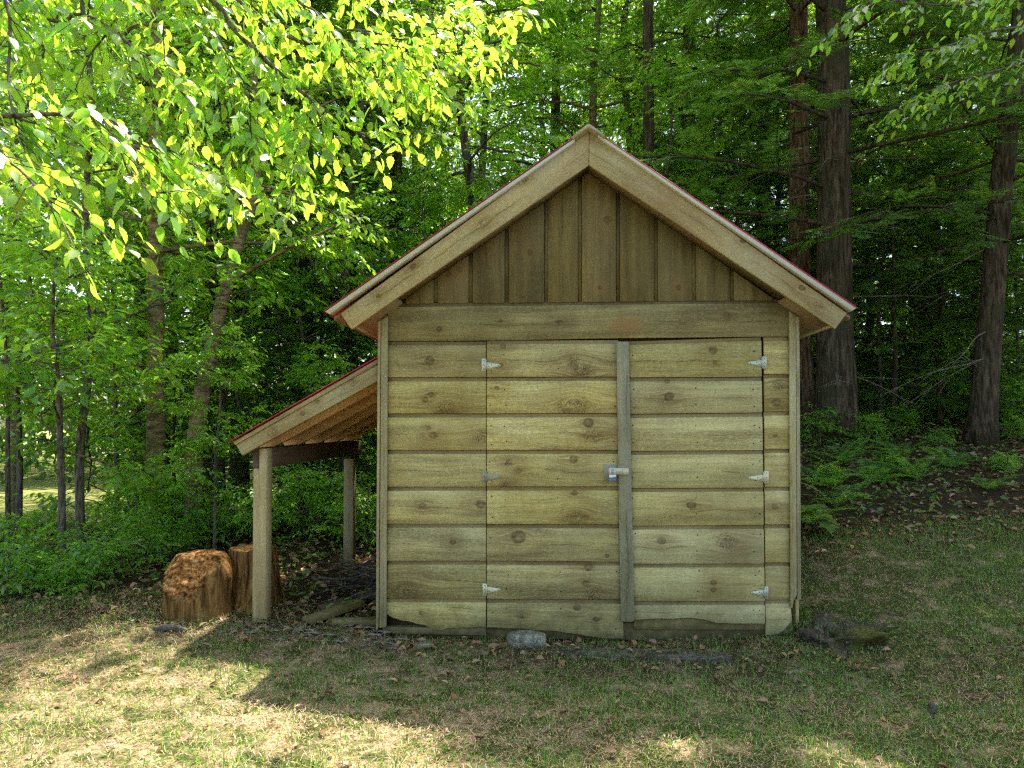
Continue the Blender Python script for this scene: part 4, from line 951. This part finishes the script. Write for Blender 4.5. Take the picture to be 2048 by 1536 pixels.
sh_r = [(1655, 6.6, .5, 'against the right wall corner, farther back'), (1640, 7.9, .8, 'at the left foot of the thick trunk'), (1735, 7.9, .6, 'at the right foot of the thick trunk'), (1800, 8.5, .9, 'behind the right-hand ferns'), (1880, 7.6, .5, 'before the leaning trunk'), (1960, 9.5, .9, 'behind the leaning trunk'), (2040, 8.0, .7, 'at the right picture edge'), (1900, 10.5, 1.1, 'in the sunlit gap at right'), (1700, 10.5, 1.1, 'between the thick trunk and the sunlit gap'), (2010, 6.8, .5, 'nearest the right picture edge'), (1780, 6.9, .45, 'low among the right-hand litter')]
for k, (px, dep, s_, wv) in enumerate(sh_r):
    tree('shrub', (shrB, shrC, shrA)[k % 3], spot(px, dep), 'leafy shrub ' + wv, rng.uniform(0, 6), s_ * .55, 'shrubs on the right-hand slope', 'shrub')
def frond(seed):
    r = random.Random(seed); V = []; Q = []; n = 15
    for k in range(n):
        t = (k + 1) / (n + 1); p = np.array([t, 0, .42 * t - .62 * t * t]); ln = .26 * math.sin(math.pi * min(1, (t * .85 + .15))) ** .8
        for s in (-1, 1):
            b = len(V); d = np.array([.35, s * .94, -.12]) ; nn = np.array([.94, -s * .35, 0]) * .021
            V += [p, p + d * ln * .45 + nn, p + d * ln, p + d * ln * .45 - nn]; Q.append((b, b + 1, b + 2, b + 3))
    for k in range(6):
        t0, t1 = k / 6, (k + 1) / 6; b = len(V); f_ = lambda t, s: np.array([t, s * .006, .42 * t - .62 * t * t + .002]); V += [f_(t0, -1), f_(t0, 1), f_(t1, 1), f_(t1, -1)]; Q.append((b, b + 1, b + 2, b + 3))
    return mesh('frond', np.array(V), [np.array(Q)], M['fern'])
FR = [frond(1), frond(2)]
for k, (px, dep, s_, wv) in enumerate([(1618, 5.6, .42, 'right beside the shed corner board'), (1668, 6.0, .46, 'a step right of the shed corner'), (1640, 6.5, .45, 'behind the corner ferns'), (1745, 6.6, .40, 'below the thick hemlock trunk'), (1830, 6.7, .42, 'in the middle of the right slope'), (1690, 7.2, .45, 'at the foot of the thick hemlock'), (1900, 7.0, .4, 'below the leaning trunk'), (1975, 6.3, .36, 'near the right picture edge'), (1800, 7.4, .42, 'upper fern between the trunks')]):
    b0 = spot(px, dep); e = empty('fern', b0, 'green fern ' + wv, 'fern', 'ferns on the right-hand slope')
    for q in range(8):
        o = link('frond', FR[q % 2], e, (0, 0, .03), (rng.uniform(-.25, .25), rng.uniform(-.75, -.25), q * .785 + rng.uniform(-.3, .3)), s_ * rng.uniform(.7, 1.1))
# one broad-leaved plant by the corner
b0 = spot(1632, 5.35); e = empty('broadleaf_plant', b0, 'low plant with broad lobed leaves at the right shed corner', 'plant')
bv = np.array([[0, 0, 0], [.2, .34, 0], [.5, .30, .04], [.62, .5, -.02], [.75, .22, .03], [1, 0, -.14], [.75, -.22, .03], [.62, -.5, -.02], [.5, -.30, .04], [.2, -.34, 0], [.4, 0, .02]])
bf = [np.array([[10, k, k + 1] for k in range(9)] + [[10, 9, 0]])]; bm_ = mesh('large_leaf', bv, bf, M['fern'])
for q in range(7): link('large_leaf', bm_, e, (.05 * math.cos(q), .05 * math.sin(q), .14 + .02 * q), (rng.uniform(-.2, .2), rng.uniform(.1, .5), -1.57 + q * .9), rng.uniform(.13, .2))
b0 = spot(290, 5.35); e = empty('broadleaf_plant', b0, 'low plant with large round leaf just behind the left stump', 'plant')
for q in range(6): link('large_leaf', bm_, e, (.08 * math.cos(q * 1.3), .08 * math.sin(q * 1.3), .26 + .02 * q), (rng.uniform(-.2, .2), rng.uniform(-.3, .3), q * 1.1), rng.uniform(.14, .22))

# ------------------------------------------------------------------ ground cover, grass, straw, litter
rng = np.random.default_rng(9)
def field(n, x0, x1, y0, y1):
    x = rng.uniform(x0, x1, n); y = rng.uniform(y0, y1, n)
    d = y - CAM[1]; ok = np.abs(x + math.tan(YAW) * d) < d * .72 + .9
    ok &= ~((x > -1.0) & (x < 1.45) & (y > -.03) & (y < 2.3))
    return x[ok], y[ok]
def fnoise(x, y, s, seed): return np.array([mnoise.noise((a * s, b * s, seed)) for a, b in zip(x, y)])
def limy(x): return -.10 + .12 * np.sin(x * 2.1) + np.where(x > .5, 1.3 * sstep(.5, 2.2, x), .35 * sstep(-1.3, -2.5, x))
def blades(name, n, reg, mat, hgt, wid, lie, dens, lab, cat):
    x, y = field(n, *reg); k = rng.uniform(0, 1, len(x)) < dens(x, y); x, y = x[k], y[k]; m = len(x)
    z = gz(x, y); az = rng.uniform(0, 6.28, m); h = hgt * rng.uniform(.4, 1.3, m); wv = wid * rng.uniform(.6, 1.3, m)
    ln = np.clip(rng.normal(lie, .25, m), 0.05, 1.45); d = np.stack([np.cos(az) * np.sin(ln), np.sin(az) * np.sin(ln), np.cos(ln)], -1); sd_ = np.stack([-np.sin(az), np.cos(az), 0 * az], -1)
    p = np.stack([x, y, z + (0 if lie < 1 else .006) * rng.uniform(0, 2.5, m)], -1); mid = p + d * h[:, None] * .55; bend = np.stack([np.cos(az), np.sin(az), 0 * az], -1); tip = p + d * h[:, None] * .95 + bend * h[:, None] * .25
    V = np.stack([p - sd_ * wv[:, None], p + sd_ * wv[:, None], mid + sd_ * wv[:, None] * .8, mid - sd_ * wv[:, None] * .8, tip], 1).reshape(-1, 3); b = np.arange(m)[:, None] * 5
    o = link(name, mesh(name, V, [b + np.array([[0, 1, 2, 3]]), b + np.array([[3, 2, 4]])], M[mat])); return setp(o, lab, cat, kind='stuff')
def d_green(x, y):
    f = fnoise(x, y, 1.6, 3.3) + .55 * fnoise(x, y, 5.5, 7.1); base = .55 + 1.1 * f + .30 * sstep(-.6, .8, x) ; return np.clip(base, .04, 1) * np.clip(1.35 - (y - limy(x)) * 2.2, 0, 1)
def d_straw(x, y): return np.clip(.65 - .5 * fnoise(x, y, 1.6, 3.3) , .1, 1) * np.clip(1.2 - (y - limy(x)) * 1.8, 0.02, 1)
blades('lawn_grass', 210000, (-4.2, 4.8, -2.4, 2.6), 'grass', .036, .0016, .45, d_green, 'short patchy green grass growing on the lawn before the shed', 'grass')
blades('tall_grass', 22000, (-4.2, 4.8, -2.3, 1.8), 'grass', .085, .0017, .35, lambda x, y: np.clip(fnoise(x, y, 2.7, 1.2) * 2 - .35, .02, 1) * np.clip(1.5 - (y - limy(x)) * 1.5, 0, 1), 'longer grass tufts standing out of the lawn', 'grass')
blades('dry_grass', 250000, (-4.2, 4.8, -2.4, 1.8), 'straw', .030, .0009, 1.30, d_straw, 'dry tan grass thatch lying over the lawn', 'dry grass')
x, y = field(52000, -9, 11, -.4, 12); k = rng.uniform(0, 1, len(x)) < np.clip((y - limy(x)) * 1.5, 0, 1) * np.clip(.40 + 1.2 * fnoise(x, y, .9, 5.5), .03, 1); x, y = x[k], y[k]; n = len(x)
A = Acc(); leafset(A, np.stack([x, y, gz(x, y) + rng.uniform(.01, .12, n)], -1), norm(rv(n) * [1, 1, .3]), norm(rv(n, .4) + np.array([0, 0, 1])), rng.uniform(.03, .075, n))
setp(link('ground_cover', A.mesh('ground_cover', M['cover'])), 'low green leafy ground cover on the forest floor', 'ground cover', kind='stuff')
x, y = field(16000, -4, 4.5, -2.2, .6); k = rng.uniform(0, 1, len(x)) < np.clip(.2 + 1.4 * fnoise(x, y, 2.2, 8.5), 0, .8); x, y = x[k], y[k]; n = len(x)
A = Acc(); leafset(A, np.stack([x, y, gz(x, y) + rng.uniform(.004, .03, n)], -1), norm(rv(n) * [1, 1, .2]), norm(rv(n, .4) + np.array([0, 0, 1])), rng.uniform(.012, .03, n))
setp(link('clover', A.mesh('clover', M['cover'])), 'small clover and weed leaves dotted through the lawn', 'clover', kind='stuff')
def litter(n, reg, dens, smin, smax):
    x, y = field(n, *reg); k = rng.uniform(0, 1, len(x)) < dens(x, y); x, y = x[k], y[k]; m = len(x)
    return np.stack([x, y, gz(x, y) + rng.uniform(.003, .02, m)], -1), rng.uniform(smin, smax, m)
CURL = LEAF_V * np.array([1, 1.15, 2.2])
A = Acc()
for n_, reg, dn, a, b in ((30000, (-7, 9, -.3, 10), lambda x, y: np.clip((y - limy(x)) * 2 + .35, 0, 1), .03, .075), (2400, (-3.6, 4, -2.3, .5), lambda x, y: np.clip(.35 + fnoise(x, y, 1.9, 2.2), .05, 1), .02, .05), (12000, (-3.6, 4, -2.3, .5), lambda x, y: np.clip(.55 + 1.2 * fnoise(x, y, 1.3, 6.2), .1, 1), .008, .022), (500, (-1.9, 1.6, -.6, -.08), lambda x, y: np.clip(1 - np.abs(y + .15) * 3, 0, 1), .025, .06)):
    p, s_ = litter(n_, reg, dn, a, b); m = len(p); leafset(A, p, norm(rv(m) * [1, 1, .25]), norm(rv(m, .45) + np.array([0, 0, 1])), s_, CURL, LEAF_F)
setp(link('leaf_litter', A.mesh('leaf_litter', M['litter'])), 'dry brown fallen leaves scattered over forest floor and lawn', 'leaf litter', kind='stuff')
x, y = field(1500, -3.5, 3.5, -2.0, .5); A = Acc()
for a, b in zip(x[:340], y[:340]):
    az = rng.uniform(0, 6.28); L = rng.uniform(.04, .16); d = np.array([math.cos(az), math.sin(az), 0]) * L; p0 = G(a, b, .006); p1 = p0 + d * .5 + rv(1, .006)[0]; p2 = p0 + d; p2[2] = gz(p2[0], p2[1]) + .006
    tv, tf = tube(np.array([p0, p1, p2]), [.0022, .002, .001], 4); A.add(tv, tf)
for q in range(60):              # bark and wood chips by the post
    a, b = rng.uniform(-1.9, -.9), rng.uniform(-.25, .05); p0 = G(a, b, .008); az = rng.uniform(-.5, .5); d = np.array([math.cos(az), math.sin(az), 0]) * rng.uniform(.03, .12); tv, tf = tube(np.array([p0, p0 + d * .5 + [0, 0, .004], p0 + d]), [.003, .006, .002], 4); A.add(tv, tf)
setp(link('twig_litter', A.mesh('twig_litter', M['dead'])), 'tiny fallen twigs and wood chips on the lawn', 'twigs', kind='stuff')

rng = np.random.default_rng(19)
for nm, cx, cyv, rx_, ry_, n, lab in (('grass_tuft', P(1680, 1290, -.1)[0], -.12, .34, .22, 1100, 'grass and moss tufts growing over the mossy stump'),):
    a = rng.uniform(0, 6.28, n); r = np.sqrt(rng.uniform(0, 1, n)); x = cx + np.cos(a) * r * rx_; y = cyv + .1 + np.sin(a) * r * ry_
    z = .0 + .100 * np.sqrt(np.clip(1 - ((x - cx) / .29) ** 2 - ((y + .02) / .17) ** 2, 0, 1)); z = np.maximum(z, gz(x, y)) - .004
    az = rng.uniform(0, 6.28, n); h = rng.uniform(.008, .035, n); d = np.stack([np.cos(az) * .5, np.sin(az) * .5, np.ones(n)], -1) * h[:, None]; sdv = np.stack([-np.sin(az), np.cos(az), 0 * az], -1) * .0014; p = np.stack([x, y, z], -1)
    V = np.stack([p - sdv, p + sdv, p + d], 1).reshape(-1, 3); setp(link(nm, mesh(nm, V, [np.arange(n)[:, None] * 3 + np.array([[0, 1, 2]])], M['grass'])), lab, 'grass', kind='stuff')
# ------------------------------------------------------------------ stumps, stones, planks, sticks
def stump_mat():
    m = N('rotten_stump_wood'); co = m.new('TexCoord').outputs['Object']; x, y, z = m.sep(co)
    v = m.comb(m.math('MULTIPLY', x, 34), m.math('MULTIPLY', y, 34), m.math('MULTIPLY', z, 4)); n1 = m.noise(v, 1, 5, .65, .4); n2 = m.noise(co, 9, 4, .7); n3 = m.noise(co, 38, 5, .75)
    c = m.ramp(n1, [(.34, (.03, .016, .006)), (.48, (.20, .10, .028)), (.66, (.42, .235, .075))])
    raw = m.ramp(n3, [(.36, (.10, .035, .008)), (.5, (.42, .175, .045)), (.64, (.70, .40, .16))])
    up = m.attr('rot', 'GEOMETRY').outputs['Fac']
    c = m.mix(m.mapr(m.math('ADD', up, m.math('MULTIPLY', m.math('SUBTRACT', n2, .5), .9)), .40, .55), c, raw)
    return m.out(m.bsdf(c, .95, .1, m.bump(m.math('ADD', n1, m.math('MULTIPLY', n3, .5)), 1.0, .02)))
M['stump'] = stump_mat()
def stump(name, c, rx, h, label, cut, seed, flare=.1, lean=(0, 0)):
    n, mz = 150, 70; V = []; rot = []
    for k in range(mz + 1):
        t = k / mz
        for j in range(n):
            a = j / n * 2 * math.pi; r = rx * (1 + .05 * math.sin(3 * a + seed) + .03 * math.sin(7 * a + seed * 2) + flare * (1 - t) ** 3 * (1 + .8 * math.sin(2 * a + seed)))
            r *= 1 + .05 * mnoise.noise((math.cos(a) * 6, math.sin(a) * 6, t * .8 + seed)) + .018 * mnoise.noise((math.cos(a) * 22, math.sin(a) * 22, t * 2))
            if cut: r *= 1 - .32 * max(0, (t - .62) / .38) ** 2
            x, y, z = r * math.cos(a), r * math.sin(a), h * t; q = 0
            if cut:              # the torn face slopes down towards the front
                lim = h * (1.0 + 1.05 * (y / rx) * .75 + .5) ; nz = mnoise.fractal((x * 15, y * 15, z * 15 + seed), .8, 2.0, 5)
                over = (z - h * .36) / h - (y / rx + 1.0) * .95 + .06 * nz
                if over > 0: y += over * rx * 1.05; q = min(1, over * 5); y += .16 * nz * rx; x += .12 * nz * rx; z += .05 * nz * h
            V.append((x + lean[0] * t, y + lean[1] * t, z)); rot.append(q)
    Q = [(k * n + j, k * n + (j + 1) % n, (k + 1) * n + (j + 1) % n, (k + 1) * n + j) for k in range(mz) for j in range(n)]
    base = mz * n; prev = base
    for ring in (.75, .5, .25):  # top face
        b = len(V)
        for j in range(n):
            x, y, z = V[base + j]; cx, cy = lean[0], lean[1] + (rx * .45 if cut else 0); V.append((cx + (x - cx) * ring, cy + (y - cy) * ring, z + .012 * mnoise.noise((x * 14 * ring, y * 14, seed)))); rot.append(.62 if cut else .2)
        Q += [(prev + j, prev + (j + 1) % n, b + (j + 1) % n, b + j) for j in range(n)]; prev = b
    V.append((lean[0], lean[1] + (rx * .45 if cut else 0), h)); rot.append(.5); T = [(prev + j, prev + (j + 1) % n, len(V) - 1) for j in range(n)]
    me = mesh(name, np.array(V), [np.array(Q), np.array(T)], M['stump'], True); a = me.attributes.new('rot', 'FLOAT', 'POINT'); a.data.foreach_set('value', np.array(rot, np.float32))
    o = link(name, me, None, c); return setp(o, label, 'stump')
c = P(400, 1235, .32); stump('log_stump', (c[0], .32, -.02), .205, .40, 'wide rotten log stump with crumbling orange face, left of the post', True, 2.0, .05)
c = P(510, 1225, .52); stump('log_stump', (c[0] + .02, .52, -.02), .145, .405, 'narrow grooved stump standing half behind the front post', False, 5.0, .35, (-.035, 0))

def stone_mat(name, c1, c2, moss=None):
    m = N(name); co = m.new('TexCoord').outputs['Object']; n1 = m.noise(co, 12, 5, .65); n2 = m.noise(co, 70, 4); n3 = m.noise(co, 5, 4)
    c = m.ramp(n1, [(.35, tuple(q * .6 for q in c1)), (.5, c1), (.65, c2)]); c = m.mix(m.mapr(n2, .46, .62, 0, .65), c, tuple(q * .4 for q in c1))
    c = m.mix(m.mapr(m.noise(co, 33, 3, .7), .56, .66, 0, .6), c, tuple(min(1, q * 1.5) for q in c2))
    if moss: c = m.mix(m.mapr(n3, .46, .60, 0, .8), c, m.ramp(n2, [(.3, (.05, .055, .008)), (.7, (.19, .18, .03))]))
    return m.out(m.bsdf(c, .9, .2, m.bump(m.math('ADD', n1, n2), 1.0, .03)))
M['stone'] = stone_mat('grey_green_stone', (.26, .25, .17), (.44, .43, .31)); M['slate'] = stone_mat('dark_flagstone', (.10, .09, .055), (.20, .18, .115)); M['mossy'] = stone_mat('mossy_rotten_stump', (.085, .065, .04), (.20, .165, .10), True)
def stone(name, c, dim, mat, label, seed, sq=.35, cat='stone', rough=.10, sub=4):
    bm = bmesh.new(); bmesh.ops.create_icosphere(bm, subdivisions=sub, radius=1)
    for v in bm.verts:
        p = v.co.copy(); q = Vector([math.copysign(abs(a) ** (1 - sq), a) for a in p]); q *= 1 + rough * mnoise.fractal(p * 1.6 + Vector((seed, 0, 0)), 1, 2, 4); v.co = Vector((q.x * dim[0], q.y * dim[1], q.z * dim[2]))
    me = bpy.data.meshes.new(name); bm.to_mesh(me); bm.free(); me.materials.append(M[mat]); me.polygons.foreach_set('use_smooth', np.ones(len(me.polygons), bool))
    return setp(link(name, me, None, c), label, cat)
p = P(1052, 1290, -.10); stone('stone', (p[0], -.10, -.006), (.112, .07, .048), 'stone', 'rounded pale grey stone under the left door edge', 1)
p = P(847, 1285, -.14); stone('stone', (p[0], -.14, -.036), (.052, .035, .022), 'stone', 'small pale stone below the left siding', 2)
p = P(1170, 1308, -.2); stone('flagstone', (p[0], -.19, -.044), (.20, .085, .022), 'slate', 'flat dark flagstone right of the rounded stone', 3, .6, 'flagstone', .12)
p = P(1330, 1312, -.2); stone('flagstone', (p[0], -.23, -.044), (.34, .085, .024), 'slate', 'long flat flagstone below the right door', 4, .65, 'flagstone', .12)
p = P(1500, 1300, -.15); stone('flagstone', (p[0], -.14, -.04), (.11, .08, .022), 'slate', 'small flagstone near the right shed corner', 5, .6, 'flagstone', .14)
p = P(1680, 1275, .0); stone('mossy_stump', (p[0], -.02, .0), (.27, .16, .10), 'mossy', 'low mossy decayed stump at the right shed corner', 6, .1, 'stump', .6, 5)
p = P(1840, 1408, -.9); stone('stone', (p[0], -1.0, .012), (.018, .014, .02), 'slate', 'tiny dark stone standing in the right lawn', 8)
def plank(c, L, wv, th, az, tilt, label, mat='corner'):
    x = Vector((math.cos(az) * math.cos(tilt), math.sin(az) * math.cos(tilt), math.sin(tilt))); yv = Vector((-math.sin(az), math.cos(az), 0)); z = x.cross(yv)
    V = np.array([np.array(c) + np.array(x) * a * L / 2 + np.array(yv) * b * wv / 2 + np.array(z) * d * th / 2 for d in (-1, 1) for b in (-1, 1) for a in (-1, 1)])
    return setp(place('plank', V, [np.array([[0, 2, 3, 1], [4, 5, 7, 6], [0, 1, 5, 4], [2, 6, 7, 3], [0, 4, 6, 2], [1, 3, 7, 5]])], M[mat], c, tuple(x), tuple(yv), None), label, 'plank', 'scrap lumber under the lean-to')
p = P(678, 1225, .3); plank((p[0], .22, .055), .42, .085, .036, 1.0, .06, 'short scrap plank end slanting towards the wall corner', 'sill')
p = P(705, 1240, .1); plank((p[0] + .0, .12, .018), .30, .085, .036, .05, 0, 'mossy scrap board lying flat against the wall corner', 'sill')
p = P(720, 1200, .5); plank((p[0], .52, .06), .55, .10, .03, .7, .10, 'dark scrap board half buried in the brush pile', 'beam')
rng = np.random.default_rng(15)
for k in range(30):              # brush pile
    L = rng.uniform(.35, .95); az = rng.uniform(-.5, .6) + (math.pi if rng.uniform() < .5 else 0); c0 = np.array([rng.uniform(-1.28, -1.0), rng.uniform(.35, 1.25), rng.uniform(.03, .26)])
    d = np.array([math.cos(az), math.sin(az) * .8, rng.uniform(-.25, .25)]) * L / 2; pts = [c0 - d, c0 - d * .3 + rv(1, .02)[0], c0 + d * .3 + rv(1, .02)[0], c0 + d]; pts = [np.array([min(q[0], -.93 - .01 * k / 46), q[1], max(q[2], .012)]) for q in pts]
    cp = curve(pts, 4); r = rng.uniform(.004, .012); tv, tf = tube(cp, np.linspace(r, r * .4, len(cp)), 6)
    setp(link('stick', mesh('stick', tv - c0, tf, M['brush'], True), None, c0), 'bare grey stick in the brush pile against the shed wall', 'stick', 'sticks of the brush pile under the lean-to')
p = P(340, 1270, -.1); cp = curve([np.array([p[0] - .1, -.1, .02]), np.array([p[0], -.09, .028]), np.array([p[0] + .1, -.11, .02])], 4); tv, tf = tube(cp, [.012, .017, .02, .021, .02, .02, .018, .016, .01], 8, rough=.1)
c0 = tv.mean(0); setp(link('stick', mesh('stick', tv - c0, tf, M['bark_grey'], True), None, c0), 'short dark chunk of branch on the lawn before the left stump', 'stick')
